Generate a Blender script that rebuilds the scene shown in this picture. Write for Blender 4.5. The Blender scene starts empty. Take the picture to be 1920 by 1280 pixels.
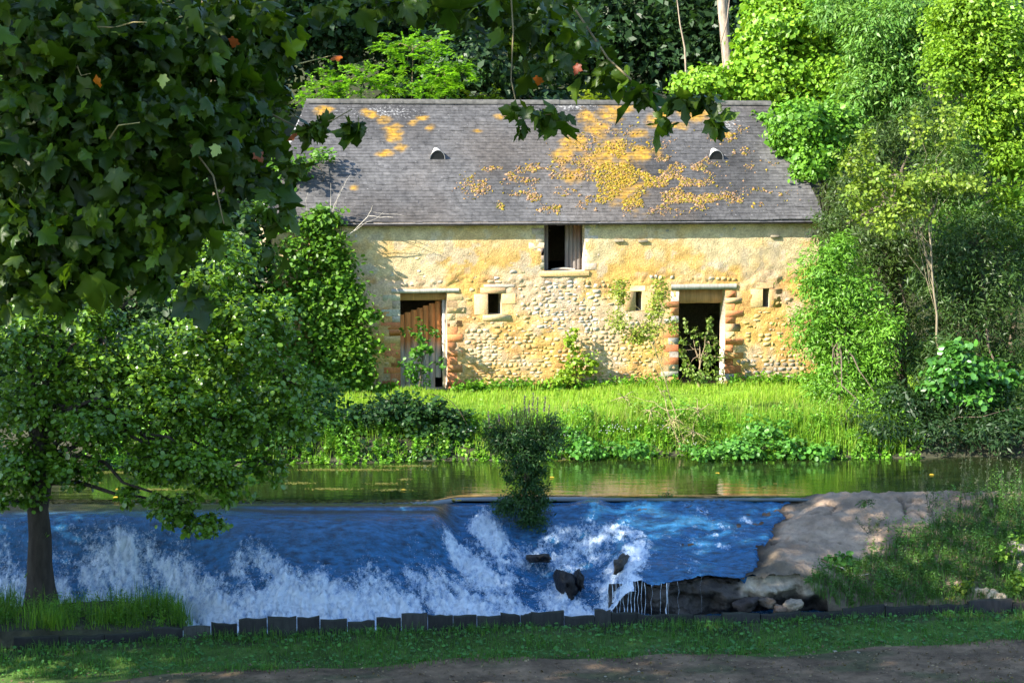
import bpy, math
import numpy as np
from mathutils import Vector

# ------------------------------------------------------------------ scene, camera, light
SC = bpy.context.scene
COL = SC.collection
rng = np.random.default_rng(7)

LENS = 70.0
FP = 1920 * LENS / 36.0
PITCH = math.atan(350 / FP)
CAM = np.array([0.0, 0.0, 6.6])
cd = bpy.data.cameras.new('camera')
cam = bpy.data.objects.new('camera', cd)
COL.objects.link(cam)
cd.lens = LENS
cd.sensor_width = 36
cd.clip_start = 0.2
cd.clip_end = 3000
cam.location = CAM
cam.rotation_euler = (math.pi / 2 - PITCH, 0, 0)
SC.camera = cam

SUN = np.array([-0.70, -0.45, 0.55])
SUN /= np.linalg.norm(SUN)
W = bpy.data.worlds.new('World')
SC.world = W
W.use_nodes = True
wn = W.node_tree
sky = wn.nodes.new('ShaderNodeTexSky')
sky.sky_type = 'NISHITA'
sky.sun_disc = False
sky.sun_elevation = math.asin(SUN[2])
sky.sun_rotation = math.atan2(SUN[0], SUN[1])
sky.air_density = 1.0
sky.dust_density = 0.3
sky.ozone_density = 2.5
bg = wn.nodes['Background']
bg.inputs['Strength'].default_value = 0.15
wn.links.new(sky.outputs[0], bg.inputs[0])
sl = bpy.data.lights.new('sun', 'SUN')
sl.energy = 5.0
sl.angle = math.radians(0.5)
sl.color = (1.0, 0.93, 0.80)
so = bpy.data.objects.new('sun', sl)
COL.objects.link(so)
so.rotation_euler = Vector(SUN).to_track_quat('Z', 'Y').to_euler()
so.location = (-20, -10, 40)
SC.view_settings.view_transform = 'Standard'
SC.view_settings.look = 'None'
SC.view_settings.gamma = 1
SC.view_settings.use_curve_mapping = False
SC.view_settings.exposure = 1.75
SC.cycles.max_bounces = 8
SC.cycles.transparent_max_bounces = 8

# ------------------------------------------------------------------ helpers: view geometry
_F = np.array([0, math.cos(PITCH), -math.sin(PITCH)])
_U = np.array([0, math.sin(PITCH), math.cos(PITCH)])
_R = np.array([1.0, 0, 0])


def ray(u, v):
    return _F + (u - 960) / FP * _R - (v - 640) / FP * _U


def at(u, v, Y):
    """the point of the place at depth Y that the photograph shows at pixel u, v"""
    d = ray(u, v)
    return CAM + d * (Y / d[1])


def atz(u, v, z):
    d = ray(u, v)
    return CAM + d * ((z - CAM[2]) / d[2])


# ------------------------------------------------------------------ helpers: noise
_perm = np.random.default_rng(3).random((64, 64, 64)).astype(np.float32)


def vnoise(P):
    P = np.asarray(P, float)
    shp = P.shape[:-1]
    P = P.reshape(-1, 3)
    i = np.floor(P).astype(int)
    f = P - i
    f = f * f * (3 - 2 * f)
    r = 0
    for dx in (0, 1):
        for dy in (0, 1):
            for dz in (0, 1):
                w = (f[:, 0] if dx else 1 - f[:, 0]) * (f[:, 1] if dy else 1 - f[:, 1]) * (f[:, 2] if dz else 1 - f[:, 2])
                r = r + w * _perm[(i[:, 0] + dx) & 63, (i[:, 1] + dy) & 63, (i[:, 2] + dz) & 63]
    return (r * 2 - 1).reshape(shp)


def fbm(P, oct=4, gain=.5):
    P = np.asarray(P, float)
    a, s, r = 1.0, 1.0, 0
    for k in range(oct):
        r = r + a * vnoise(P * s + 17.3 * k)
        a *= gain
        s *= 2.03
    return r


def xyz(x, y, z=0):
    x = np.asarray(x, float)
    return np.stack([x, np.broadcast_to(y, x.shape), np.broadcast_to(z, x.shape)], -1)


def sstep(a, b, x):
    t = np.clip((x - a) / (b - a), 0, 1)
    return t * t * (3 - 2 * t)


def nrm(v):
    return v / np.maximum(np.linalg.norm(v, axis=-1, keepdims=True), 1e-9)


# ------------------------------------------------------------------ helpers: meshes and objects
class MB:
    def __init__(s):
        s.v, s.c, s.f, s.n = [], [], {}, 0

    def add(s, V, F, col=(.5, .5, .5)):
        V = np.asarray(V, np.float32).reshape(-1, 3)
        F = np.asarray(F, np.int64)
        col = np.asarray(col, np.float32)
        c = np.ones((len(V), 4), np.float32)
        c[:, :col.shape[-1]] = col
        s.v.append(V)
        s.c.append(c)
        s.f.setdefault(F.shape[1], []).append(F + s.n)
        s.n += len(V)

    def mesh(s, name, smooth=False):
        me = bpy.data.meshes.new(name)
        V = np.concatenate(s.v)
        C = np.concatenate(s.c)
        me.vertices.add(len(V))
        me.vertices.foreach_set('co', V.ravel())
        loops, starts, tot, n = [], [], [], 0
        for k, fl in s.f.items():
            A = np.concatenate(fl)
            loops.append(A.ravel())
            starts.append(np.arange(len(A)) * k + n)
            tot.append(np.full(len(A), k))
            n += A.size
        L = np.concatenate(loops)
        S = np.concatenate(starts)
        T = np.concatenate(tot)
        me.loops.add(len(L))
        me.loops.foreach_set('vertex_index', L.astype(np.int32))
        me.polygons.add(len(S))
        me.polygons.foreach_set('loop_start', S.astype(np.int32))
        me.polygons.foreach_set('loop_total', T.astype(np.int32))
        if smooth:
            me.polygons.foreach_set('use_smooth', np.ones(len(S), bool))
        a = me.attributes.new('Col', 'FLOAT_COLOR', 'POINT')
        a.data.foreach_set('color', C.ravel())
        me.update(calc_edges=True)
        return me

    def build(s, name, mat, parent=None, kind=None, smooth=False, loc=None):
        me = s.mesh(name, smooth)
        me.materials.append(mat)
        o = bpy.data.objects.new(name, me)
        COL.objects.link(o)
        if parent is not None:
            o.parent = parent
        if kind:
            o['kind'] = kind
        if loc is not None:
            o.location = loc
        return o


def link_mesh(name, me, parent=None, loc=None, kind=None):
    o = bpy.data.objects.new(name, me)
    COL.objects.link(o)
    if parent is not None:
        o.parent = parent
    if loc is not None:
        o.location = loc
    if kind:
        o['kind'] = kind
    return o


def tag(o, label, cat, group=None):
    o['label'] = label
    o['category'] = cat
    if group:
        o['group'] = group
    return o


def thing(name, label, cat, loc=(0, 0, 0), rz=0, group=None):
    o = bpy.data.objects.new(name, None)
    COL.objects.link(o)
    o.location = loc
    o.rotation_euler = (0, 0, rz)
    return tag(o, label, cat, group)


def shift(mb, d):
    """move what a mesh builder holds so that it stands on its thing's own origin"""
    mb.v = [v - np.asarray(d, np.float32) for v in mb.v]
    return mb


def tube(mb, P, r, n=6, col=(.2, .15, .1)):
    P = np.asarray(P, float)
    r = np.broadcast_to(np.asarray(r, float), (len(P),))
    T = nrm(np.gradient(P, axis=0))
    ref = np.array([0.31, 0.17, 0.93]) if abs(nrm(P[-1] - P[0])[2]) < .8 else np.array([.9, .3, .1])
    A = nrm(np.cross(T, ref))
    B = np.cross(T, A)
    an = np.arange(n) * 2 * math.pi / n
    V = P[:, None] + r[:, None, None] * (np.cos(an)[None, :, None] * A[:, None] + np.sin(an)[None, :, None] * B[:, None])
    k = np.arange(len(P) - 1)[:, None] * n
    j = np.arange(n)[None]
    F = np.stack([k + j, k + (j + 1) % n, k + n + (j + 1) % n, k + n + j], -1).reshape(-1, 4)
    mb.add(V, F, col)
    mb.add(V[-1], np.arange(n)[None], col)


def box(mb, a, b, col=(.5, .5, .5), jit=0, rg=None):
    x0, y0, z0 = a
    x1, y1, z1 = b
    V = np.array([[x0, y0, z0], [x1, y0, z0], [x1, y1, z0], [x0, y1, z0], [x0, y0, z1], [x1, y0, z1], [x1, y1, z1], [x0, y1, z1]], float)
    if jit:
        V += (rg or rng).normal(0, jit, V.shape)
    mb.add(V, [[0, 3, 2, 1], [4, 5, 6, 7], [0, 1, 5, 4], [1, 2, 6, 5], [2, 3, 7, 6], [3, 0, 4, 7]], col)


def bez(a, b, sag=0, n=6, wob=0, rg=rng):
    t = np.linspace(0, 1, n)[:, None]
    P = np.asarray(a) * (1 - t) + np.asarray(b) * t
    P[:, 2] += sag * 4 * (t * (1 - t))[:, 0]
    if wob:
        w = rg.normal(0, wob, (n, 3))
        w[0] = 0
        P = P + w * np.minimum(1, np.arange(n) / 1.5)[:, None]
    return P


def grid(nx, ny):
    i = np.arange(nx - 1)[:, None] * ny + np.arange(ny - 1)[None]
    return np.stack([i, i + ny, i + ny + 1, i + 1], -1).reshape(-1, 4)


# ------------------------------------------------------------------ leaves
def _arr(l):
    return np.array(l, float)


T_QUAD = (_arr([[0, 0, 0], [.5, .3, .07], [1, 0, -.06], [.5, -.3, .07]]), [[0, 1, 2, 3]])
T_NEEDLE = (_arr([[0, 0, 0], [.5, .12, .03], [1, 0, -.1], [.5, -.12, .03]]), [[0, 1, 2, 3]])
T_WILLOW = (_arr([[0, 0, 0], [.45, .15, .05], [1, 0, -.15], [.45, -.15, .05]]), [[0, 1, 2, 3]])
T_ROUND = (_arr([[0, 0, 0], [.3, .36, .08], [.78, .36, .05], [1, 0, -.05], [.78, -.36, .05], [.3, -.36, .08]]), [[0, 1, 2, 3], [0, 3, 4, 5]])
_o = [(.0, .05), (-.06, .18), (.02, .33), (.13, .29), (.22, .37), (.38, .56), (.43, .44), (.53, .37), (.50, .25), (.63, .25), (.73, .27), (.82, .13), (1, 0)]
_pl = [(0.0, 0.0)] + _o + [(x, -y) for x, y in _o[-2::-1]]


def _plane(fold, drop, cup):
    P = [[.32, 0, .02]] + [[x, y * (1 - .25 * fold), -fold * abs(y) - drop * max(0, x - .3) ** 2 + cup * math.sin(7 * x + 5 * y)] for x, y in _pl]
    return (_arr(P), [[0, i, i + 1] for i in range(1, len(_pl))] + [[0, len(_pl), 1]])


T_PLANE = _plane(.25, .35, .03)
T_PLANES = [T_PLANE, _plane(.75, .7, .04), _plane(-.35, .5, .05), _plane(.45, 1.1, .06)]
_st = [(0, 0), (.1, .45), (.4, .25), (.6, .5), (.7, .15), (1, 0), (.7, -.15), (.6, -.5), (.4, -.25), (.1, -.45)]
T_MAPLE = (_arr([[x, y, -.2 * abs(y)] for x, y in _st]), [[0, 1, 2, 5], [2, 3, 4, 5], [0, 5, 8, 9], [5, 6, 7, 8]])


def put_leaves(mb, P, N, D, S, tmpl, col):
    T, F = tmpl
    N = nrm(N)
    D = nrm(D - N * (D * N).sum(-1, keepdims=True))
    B = np.cross(N, D)
    S = np.broadcast_to(S, (len(P),))[:, None, None]
    V = P[:, None] + S * (T[None, :, 0:1] * D[:, None] + T[None, :, 1:2] * B[:, None] + T[None, :, 2:3] * N[:, None])
    k = len(T)
    F = (np.asarray(F)[None] + (np.arange(len(P)) * k)[:, None, None]).reshape(-1, len(F[0]))
    mb.add(V.reshape(-1, 3), F, np.repeat(col, k, 0))


def palette(rg, n, cols, jit=.15):
    cols = _arr(cols)
    w = rg.dirichlet(np.full(len(cols), .7), n)
    c = w @ cols
    return np.clip(c * np.exp(rg.normal(0, jit, (n, 1))), 0.002, 1)


def cloud(rg, clumps, sub=40, spread=.2, shell=.45):
    """leaf positions: clumps of (centre, radii, count), each split in twig clusters near its skin"""
    Ps, Os, Is, subs = [], [], [], []
    q = 0
    for c, r, n in clumps:
        c, r = np.asarray(c, float), np.asarray(r, float)
        k = max(2, int(n / sub))
        d = nrm(rg.normal(size=(k, 3)))
        sc = d * (rg.random((k, 1)) ** shell) * .92
        which = rg.integers(0, k, n)
        size = rg.uniform(.6, 1.35, (k, 1))
        p = sc[which] + rg.normal(size=(n, 3)) * spread * size[which] * _arr([1, 1, .75])
        Ps.append(c + p * r)
        Os.append(nrm(p))
        Is.append(which + q)
        subs.append(c + sc * r)
        q += k
    return np.concatenate(Ps), np.concatenate(Os), np.concatenate(Is), np.concatenate(subs)


def leaf_set(rg, clumps, size, cols, sub=40, spread=.2, shell=.45, up=.7, outw=.5, rnd=.55, droop=.4, jit=.15, cjit=.22, svar=.25):
    P, O, I, S = cloud(rg, clumps, sub, spread, shell)
    n = len(P)
    N = O * outw + _arr([0, 0, up]) + rg.normal(size=(n, 3)) * rnd
    D = rg.normal(size=(n, 3)) + O * .8 - _arr([0, 0, droop])
    cc = palette(rg, len(S), cols, cjit)
    c = cc[I] * .6 + palette(rg, n, cols, jit) * .4
    s = size * np.exp(rg.normal(0, svar, n))
    return dict(P=P, N=N, D=D, S=s, C=c, sub=S)


def px_clump(px, py, Y, rx, ry, n, rd=None):
    c = at(px, py, Y)
    k = Y / FP
    return (c, _arr([rx * k, (rd if rd else rx) * k, ry * k]), n)


# ------------------------------------------------------------------ materials
def newmat(name):
    m = bpy.data.materials.new(name)
    m.use_nodes = True
    nt = m.node_tree
    b = nt.nodes['Principled BSDF']
    return m, nt, b


def nd(nt, t, **kw):
    n = nt.nodes.new(t)
    for k, v in kw.items():
        if k.startswith('i_'):
            n.inputs[k[2:].replace('_', ' ')].default_value = v
        else:
            setattr(n, k, v)
    return n


def noise_node(nt, scale, detail=4, rough=.55, coord='Object', stretch=None):
    tc = nd(nt, 'ShaderNodeTexCoord')
    src = tc.outputs[coord]
    if stretch:
        mp = nd(nt, 'ShaderNodeMapping')
        mp.inputs['Scale'].default_value = stretch
        nt.links.new(src, mp.inputs[0])
        src = mp.outputs[0]
    n = nd(nt, 'ShaderNodeTexNoise')
    n.inputs['Scale'].default_value = scale
    n.inputs['Detail'].default_value = detail
    n.inputs['Roughness'].default_value = rough
    nt.links.new(src, n.inputs['Vector'])
    return n


def attr_mat(name, rough=.85, spec=.3, nscale=12, namp=.35, bump=.3, bdist=.02, bscale=None, stretch=None, detail=5):
    """colour from the piece's own Col attribute, broken up by noise, with fine bump"""
    m, nt, b = newmat(name)
    L = nt.links
    at_ = nd(nt, 'ShaderNodeAttribute', attribute_name='Col')
    n = noise_node(nt, nscale, detail, .6, stretch=stretch)
    mr = nd(nt, 'ShaderNodeMapRange')
    mr.inputs[1].default_value = .25
    mr.inputs[2].default_value = .75
    mr.inputs[3].default_value = 1 - namp
    mr.inputs[4].default_value = 1 + namp
    L.new(n.outputs[0], mr.inputs[0])
    mx = nd(nt, 'ShaderNodeVectorMath', operation='SCALE')
    L.new(at_.outputs['Color'], mx.inputs[0])
    L.new(mr.outputs[0], mx.inputs['Scale'])
    L.new(mx.outputs[0], b.inputs['Base Color'])
    b.inputs['Roughness'].default_value = rough
    b.inputs['Specular IOR Level'].default_value = spec
    if bump:
        n2 = noise_node(nt, bscale or nscale * 3, 5, .65, stretch=stretch)
        bp = nd(nt, 'ShaderNodeBump')
        bp.inputs['Strength'].default_value = bump
        bp.inputs['Distance'].default_value = bdist
        L.new(n2.outputs[0], bp.inputs['Height'])
        L.new(bp.outputs[0], b.inputs['Normal'])
    return m


def leaf_mat(name, rough=.45, spec=.35, trans=.35, tint=(1.25, 1.3, .55)):
    m, nt, b = newmat(name)
    L = nt.links
    a = nd(nt, 'ShaderNodeAttribute', attribute_name='Col')
    L.new(a.outputs['Color'], b.inputs['Base Color'])
    b.inputs['Roughness'].default_value = rough
    b.inputs['Specular IOR Level'].default_value = spec
    t = nd(nt, 'ShaderNodeBsdfTranslucent')
    v = nd(nt, 'ShaderNodeVectorMath', operation='MULTIPLY')
    v.inputs[1].default_value = tint
    L.new(a.outputs['Color'], v.inputs[0])
    L.new(v.outputs[0], t.inputs[0])
    mx = nd(nt, 'ShaderNodeMixShader')
    mx.inputs[0].default_value = trans
    L.new(b.outputs[0], mx.inputs[1])
    L.new(t.outputs[0], mx.inputs[2])
    L.new(mx.outputs[0], nt.nodes['Material Output'].inputs[0])
    return m


M = {}
M['leaf'] = leaf_mat('leaf')
M['gloss_leaf'] = leaf_mat('gloss_leaf', .30, .6, .28)
M['grass'] = leaf_mat('grass', .55, .25, .4)
M['bark'] = attr_mat('bark', .9, .2, 9, .5, .8, .03, 18, stretch=(1, 1, .35))
M['stone'] = attr_mat('stone', .92, .15, 24, .36, .7, .012, 45, detail=7)
M['plaster'] = attr_mat('plaster', .93, .15, 22, .34, .9, .03, 26, detail=7)
M['slate'] = attr_mat('slate', .66, .35, 7, .55, .4, .005, 60, detail=9)
M['moss'] = attr_mat('moss', .95, .1, 40, .4, .8, .02, 80)
M['wood'] = attr_mat('wood', .85, .2, 8, .4, .5, .006, 30, stretch=(3, 3, .3))
M['plank'] = attr_mat('plank', .75, .3, 8, .5, .7, .012, 26, stretch=(3, 3, .5))
M['soil'] = attr_mat('soil', .95, .15, 5, .45, .9, .03, 16)
M['rock'] = attr_mat('rock', .9, .25, 5, .35, 1.0, .05, 10)
M['wet_rock'] = attr_mat('wet_rock', .42, .3, 6, .6, 1.0, .05, 12, detail=8)
M['metal'] = attr_mat('vent_metal', .55, .5, 12, .25, .1, .003)


def pool_mat():
    m, nt, b = newmat('pool_water')
    L = nt.links
    b.inputs['Base Color'].default_value = (.014, .022, .006, 1)
    b.inputs['Roughness'].default_value = .03
    b.inputs['IOR'].default_value = 1.95
    n = noise_node(nt, 1.6, 3, .5, 'Object', (1, 2.6, 1))
    n2 = noise_node(nt, 9, 2, .5, 'Object', (1, 2.2, 1))
    ad = nd(nt, 'ShaderNodeMath', operation='MULTIPLY_ADD')
    ad.inputs[1].default_value = .18
    L.new(n2.outputs[0], ad.inputs[0])
    L.new(n.outputs[0], ad.inputs[2])
    bp = nd(nt, 'ShaderNodeBump')
    bp.inputs['Strength'].default_value = .12
    bp.inputs['Distance'].default_value = .06
    L.new(ad.outputs[0], bp.inputs['Height'])
    L.new(bp.outputs[0], b.inputs['Normal'])
    return m


def rapid_mat():
    """running water: Col red channel says how much foam it carries, green how much brown tree reflection is painted in"""
    m, nt, b = newmat('weir_water')
    L = nt.links
    a = nd(nt, 'ShaderNodeAttribute', attribute_name='Col')
    sp = nd(nt, 'ShaderNodeSeparateColor')
    L.new(a.outputs['Color'], sp.inputs[0])
    n = noise_node(nt, 8.5, 9, .76, 'Object', (1.35, .55, 1))
    n3 = noise_node(nt, 34, 4, .6, 'Object')
    ad = nd(nt, 'ShaderNodeMath', operation='MULTIPLY_ADD')
    ad.inputs[1].default_value = .45
    L.new(n3.outputs[0], ad.inputs[0])
    L.new(n.outputs[0], ad.inputs[2])          # about .35 .. 1.1, middle .72
    # threshold falls as the foam amount grows
    th = nd(nt, 'ShaderNodeMath', operation='MULTIPLY_ADD')
    th.inputs[1].default_value = .55
    th.inputs[2].default_value = -.935
    L.new(sp.outputs[0], th.inputs[0])
    s = nd(nt, 'ShaderNodeMath', operation='ADD')
    L.new(ad.outputs[0], s.inputs[0])
    L.new(th.outputs[0], s.inputs[1])
    mr = nd(nt, 'ShaderNodeMapRange')
    mr.inputs[1].default_value = .02
    mr.inputs[2].default_value = .22
    L.new(s.outputs[0], mr.inputs[0])
    wcol = nd(nt, 'ShaderNodeMix', data_type='RGBA')
    wcol.inputs[6].default_value = (.012, .085, .19, 1)
    wcol.inputs[7].default_value = (.03, .03, .012, 1)
    L.new(sp.outputs[1], wcol.inputs[0])
    n4 = noise_node(nt, 8, 7, .68, 'Object', (.55, 1.5, 1))
    mr4 = nd(nt, 'ShaderNodeMapRange')
    mr4.inputs[1].default_value = .3
    mr4.inputs[2].default_value = .7
    mr4.inputs[3].default_value = .25
    mr4.inputs[4].default_value = 2.3
    L.new(n4.outputs[0], mr4.inputs[0])
    vs = nd(nt, 'ShaderNodeVectorMath', operation='SCALE')
    L.new(wcol.outputs[2], vs.inputs[0])
    L.new(mr4.outputs[0], vs.inputs['Scale'])
    mx = nd(nt, 'ShaderNodeMix', data_type='RGBA')
    L.new(mr.outputs[0], mx.inputs[0])
    L.new(vs.outputs[0], mx.inputs[6])
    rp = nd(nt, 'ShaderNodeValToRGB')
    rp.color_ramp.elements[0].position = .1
    rp.color_ramp.elements[0].color = (.09, .23, .46, 1)  # blue of the skylight on shaded foam, put into the foam colour
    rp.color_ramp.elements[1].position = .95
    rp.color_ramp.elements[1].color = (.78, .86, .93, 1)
    n5 = noise_node(nt, 7, 9, .8, 'Object', (1.5, .6, 1))
    mr5 = nd(nt, 'ShaderNodeMapRange')
    mr5.inputs[1].default_value = .36
    mr5.inputs[2].default_value = .60
    L.new(n5.outputs[0], mr5.inputs[0])
    fo = nd(nt, 'ShaderNodeMath', operation='MULTIPLY_ADD')
    fo.inputs[1].default_value = .42
    L.new(sp.outputs[0], fo.inputs[0])
    fo.inputs[2].default_value = -.20
    fa = nd(nt, 'ShaderNodeMath', operation='ADD')
    L.new(mr5.outputs[0], fa.inputs[0])
    L.new(fo.outputs[0], fa.inputs[1])
    L.new(fa.outputs[0], rp.inputs[0])
    L.new(rp.outputs[0], mx.inputs[7])
    L.new(mx.outputs[2], b.inputs['Base Color'])
    r = nd(nt, 'ShaderNodeMapRange')
    r.inputs[3].default_value = .10
    r.inputs[4].default_value = .7
    L.new(mr.outputs[0], r.inputs[0])
    L.new(r.outputs[0], b.inputs['Roughness'])
    b.inputs['IOR'].default_value = 1.45
    b1 = nd(nt, 'ShaderNodeBump')
    b1.inputs['Strength'].default_value = .9
    b1.inputs['Distance'].default_value = .06
    hs = nd(nt, 'ShaderNodeMath', operation='ADD')
    L.new(ad.outputs[0], hs.inputs[0])
    L.new(n5.outputs[0], hs.inputs[1])
    L.new(hs.outputs[0], b1.inputs['Height'])
    L.new(b1.outputs[0], b.inputs['Normal'])
    return m


M['pool'] = pool_mat()
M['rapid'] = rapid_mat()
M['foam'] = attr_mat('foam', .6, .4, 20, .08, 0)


def slate_specks(m):
    """pale crustose lichen: fine specks everywhere, thick where the alpha of Col says"""
    nt = m.node_tree
    L = nt.links
    b = nt.nodes['Principled BSDF']
    old = b.inputs['Base Color'].links[0].from_socket
    a = nd(nt, 'ShaderNodeAttribute', attribute_name='Col')
    n = noise_node(nt, 17, 6, .78)
    ad = nd(nt, 'ShaderNodeMath', operation='MULTIPLY_ADD')
    ad.inputs[1].default_value = .12
    L.new(a.outputs['Alpha'], ad.inputs[0])
    L.new(n.outputs[0], ad.inputs[2])
    mr = nd(nt, 'ShaderNodeMapRange')
    mr.inputs[1].default_value = .625
    mr.inputs[2].default_value = .70
    L.new(ad.outputs[0], mr.inputs[0])
    mx = nd(nt, 'ShaderNodeMix', data_type='RGBA')
    mx.inputs[7].default_value = (.36, .35, .34, 1)
    L.new(mr.outputs[0], mx.inputs[0])
    L.new(old, mx.inputs[6])
    L.new(mx.outputs[2], b.inputs['Base Color'])


slate_specks(M['slate'])


# ------------------------------------------------------------------ the ground
PLX = [-40, -7.6, -6.0, -2.4, 0.9, 4.1, 5.3, 9.2, 14, 40]
PLY = [27.5, 32.54, 33.2, 33.65, 34.1, 34.4, 34.7, 35.33, 36.1, 40]


def plank_y(x):
    return np.interp(x, PLX, PLY)


def bank_y(x):
    x = np.asarray(x, float)
    return 42.9 + .15 * np.minimum(x, 0) + .04 * np.maximum(x, 0) + .25 * vnoise(xyz(x * .9, 4.2)) + .4 * vnoise(xyz(x * .3, 9.2))


def ground_z(x, y):
    x, y = np.broadcast_arrays(np.asarray(x, float), np.asarray(y, float))
    sh = x.shape
    x, y = x.ravel(), y.ravel()
    near = -1.75 + 6.75 * sstep(28.5, 2.5, y)
    yp = plank_y(x)
    by = bank_y(x)
    # left mound where the alder stands
    mound = -1.42 + .12 * sstep(-6, -7.5, x)
    mw = sstep(-4.6, -6.0, x) * sstep(yp + 2.9, yp + 2.1, y)
    bed = -2.5 + .0 * x
    bed = bed * (1 - mw) + mound * mw
    # right of the apron the bank rises
    rw = sstep(13.2, 15.0, x)
    bed = bed * (1 - rw) + (-.2 + (y - 36) * .12) * rw
    near = near + .19 * sstep(yp - 1.3, yp - .25, y)
    z = np.where(y < yp + .05, near, bed)
    far = -1.2 + 1.2 * sstep(by - .8, by + .05, y) + .5 * sstep(by, by + 1.0, y) + .2 * sstep(by + .9, by + 3.5, y)
    far = far + np.maximum(0, np.minimum(y, 120) - 61) * .5
    z = np.where(y > by - .8, far, z)
    mid = (y >= yp + .05) & (y <= by - .8) & (x < 15)
    z = np.where(mid, np.minimum(z, np.where(y > 37.9, -1.2, z)), z)
    z = z + .03 * fbm(xyz(x * .8, y * .8), 3) * (np.abs(y - 40) > 3) + .5 * sstep(70, 110, y) * vnoise(xyz(x * .1, y * .1))
    return z.reshape(sh)


def make_ground():
    xs = np.concatenate([np.linspace(-400, -30, 24)[:-1], np.linspace(-30, -14, 24)[:-1], np.linspace(-14, 14, 130)[:-1], np.linspace(14, 30, 24)[:-1], np.linspace(30, 400, 24)])
    ys = np.concatenate([np.linspace(-60, 20, 40)[:-1], np.linspace(20, 30, 24)[:-1], np.linspace(30, 38, 70)[:-1], np.linspace(38, 50, 60)[:-1], np.linspace(50, 70, 40)[:-1], np.linspace(70, 130, 30)[:-1], np.linspace(130, 500, 16)])
    X, Y = np.meshgrid(xs, ys, indexing='ij')
    Z = ground_z(X, Y)
    n = fbm(xyz(X.ravel() * 1.3, Y.ravel() * 1.3), 4)
    x, y = X.ravel(), Y.ravel()
    c = np.empty((len(x), 3))
    c[:] = (.055, .10, .02)
    c[(y > 44)] = (.13, .24, .02)
    c[y > 60] = (.035, .04, .018)
    bank = (y > plank_y(x) - .02) & (y < 44)
    c[bank] = (.05, .05, .03)
    soil = (y < plank_y(x)) & (y > plank_y(x) - .5)
    c[soil] = (.045, .06, .022)
    c *= (1 + .35 * n)[:, None]
    mb = MB()
    mb.add(np.stack([x, y, Z.ravel()], -1), grid(len(xs), len(ys)), np.clip(c, .01, 1))
    return mb.build('ground', M['soil'], kind='structure', smooth=True)


make_ground()

# the footpath: trodden earth along the river
xs = np.linspace(-24, 24, 330)
ts = np.linspace(0, 1, 26)
X, Tt = np.meshgrid(xs, ts, indexing='ij')
yb = 29.4 + .02 * X + .25 * vnoise(xyz(X.ravel() * .5, 1.3)).reshape(X.shape) + 1.2 * sstep(1, 8, X)
yt = plank_y(X) - 1.55 - .25 * sstep(0, -7, X) + .22 * vnoise(xyz(X.ravel() * 1.1, 7.7)).reshape(X.shape)
Yv = yb + (yt - yb) * Tt
nn = fbm(xyz(X.ravel() * 1.8, Yv.ravel() * 1.8), 5)
cc = np.clip(_arr([.15, .10, .06]) * (1 + .38 * nn)[:, None], .01, 1)
gcol = sstep(.15, .75, fbm(xyz(X.ravel() * .9, Yv.ravel() * 2.2, 5.0), 3))[:, None]
cc = cc * (1 - gcol * .6) + _arr([.05, .065, .025]) * gcol * .6
Zp = ground_z(X, Yv) + .006 + .014 * (fbm(xyz(X.ravel() * 6, Yv.ravel() * 6), 3)).reshape(X.shape) * np.minimum(1, np.minimum(Tt, 1 - Tt) * 8) + .012 * np.minimum(1, np.minimum(Tt, 1 - Tt) * 8)
mb = MB()
mb.add(np.stack([X, Yv, Zp], -1), grid(len(xs), len(ts)), cc)
mb.build('path', M['soil'], kind='structure', smooth=True)


# ------------------------------------------------------------------ water: pool, weir, tail water
def crest_y(x):
    return np.where(np.asarray(x) > -1.25, 37.83, 37.3)


def foot_y(x):
    k = sstep(-4.4, -6.2, np.asarray(x, float))
    return (plank_y(x) + .22) * (1 - k) + np.maximum(34.55, plank_y(x) + .22) * k


def edge_y(x):
    """where the apron breaks off, right of the chute"""
    x = np.asarray(x, float)
    return 34.72 + .10 * (x - 2) + .06 * vnoise(xyz(x * 4, 2.2))


FOAM = []


def foam_line(pts, r, s):
    FOAM.append((np.array(pts, float), r, s))


def weir_z(X, Y):
    """height of the running water over the weir"""
    sh = np.shape(X)
    x, y = np.ravel(X).astype(float), np.ravel(Y).astype(float)
    fy = foot_y(x)
    left = sstep(-.9, -1.5, x)
    # left: a smooth rounded lip
    lipy = 36.05 + .35 * sstep(-3, -1.2, x)
    t = np.clip((lipy - y) / (lipy - fy), 0, 1)
    zl = -1.64 * (1 - (1 - t) ** 1.25) * (t > 0) * (.35 + .65 * sstep(0, .35, t)) - .02 * sstep(37.3, 36.8, y)
    zl = zl - .05 * sstep(37.25, 37.0, y) * sstep(-5.5, -4, x)
    # right: a straight stone apron under a film of water
    t2 = np.clip((37.8 - y) / (37.8 - 34.85), 0, 1.3)
    zr = -.07 - .84 * t2
    # the broken chute in the middle
    ch = sstep(2.6, 1.6, x)
    t3 = np.clip((37.5 - y) / (37.5 - fy), 0, 1)
    zc = -.07 - 1.57 * t3 ** .85 - .12 * np.exp(-((x - .1 - .5 * t3) / .35) ** 2) * sstep(0, .3, t3) + .08 * np.exp(-((x - 1.6) / .4) ** 2)
    zr = zr * (1 - ch) + zc * ch
    z = zl * left + zr * (1 - left)
    return z.reshape(sh)


def wpx(u, v):
    """point of the running water seen at pixel u, v"""
    d = ray(u, v)
    t = np.linspace(33.3, 38.2, 400)
    P = CAM + d[None] * (t / d[1])[:, None]
    k = np.argmax(P[:, 2] < weir_z(P[:, 0], P[:, 1]))
    return P[k][:2]


def fl(px, r, s):
    foam_line([wpx(*q) for q in px], r, s)


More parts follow.
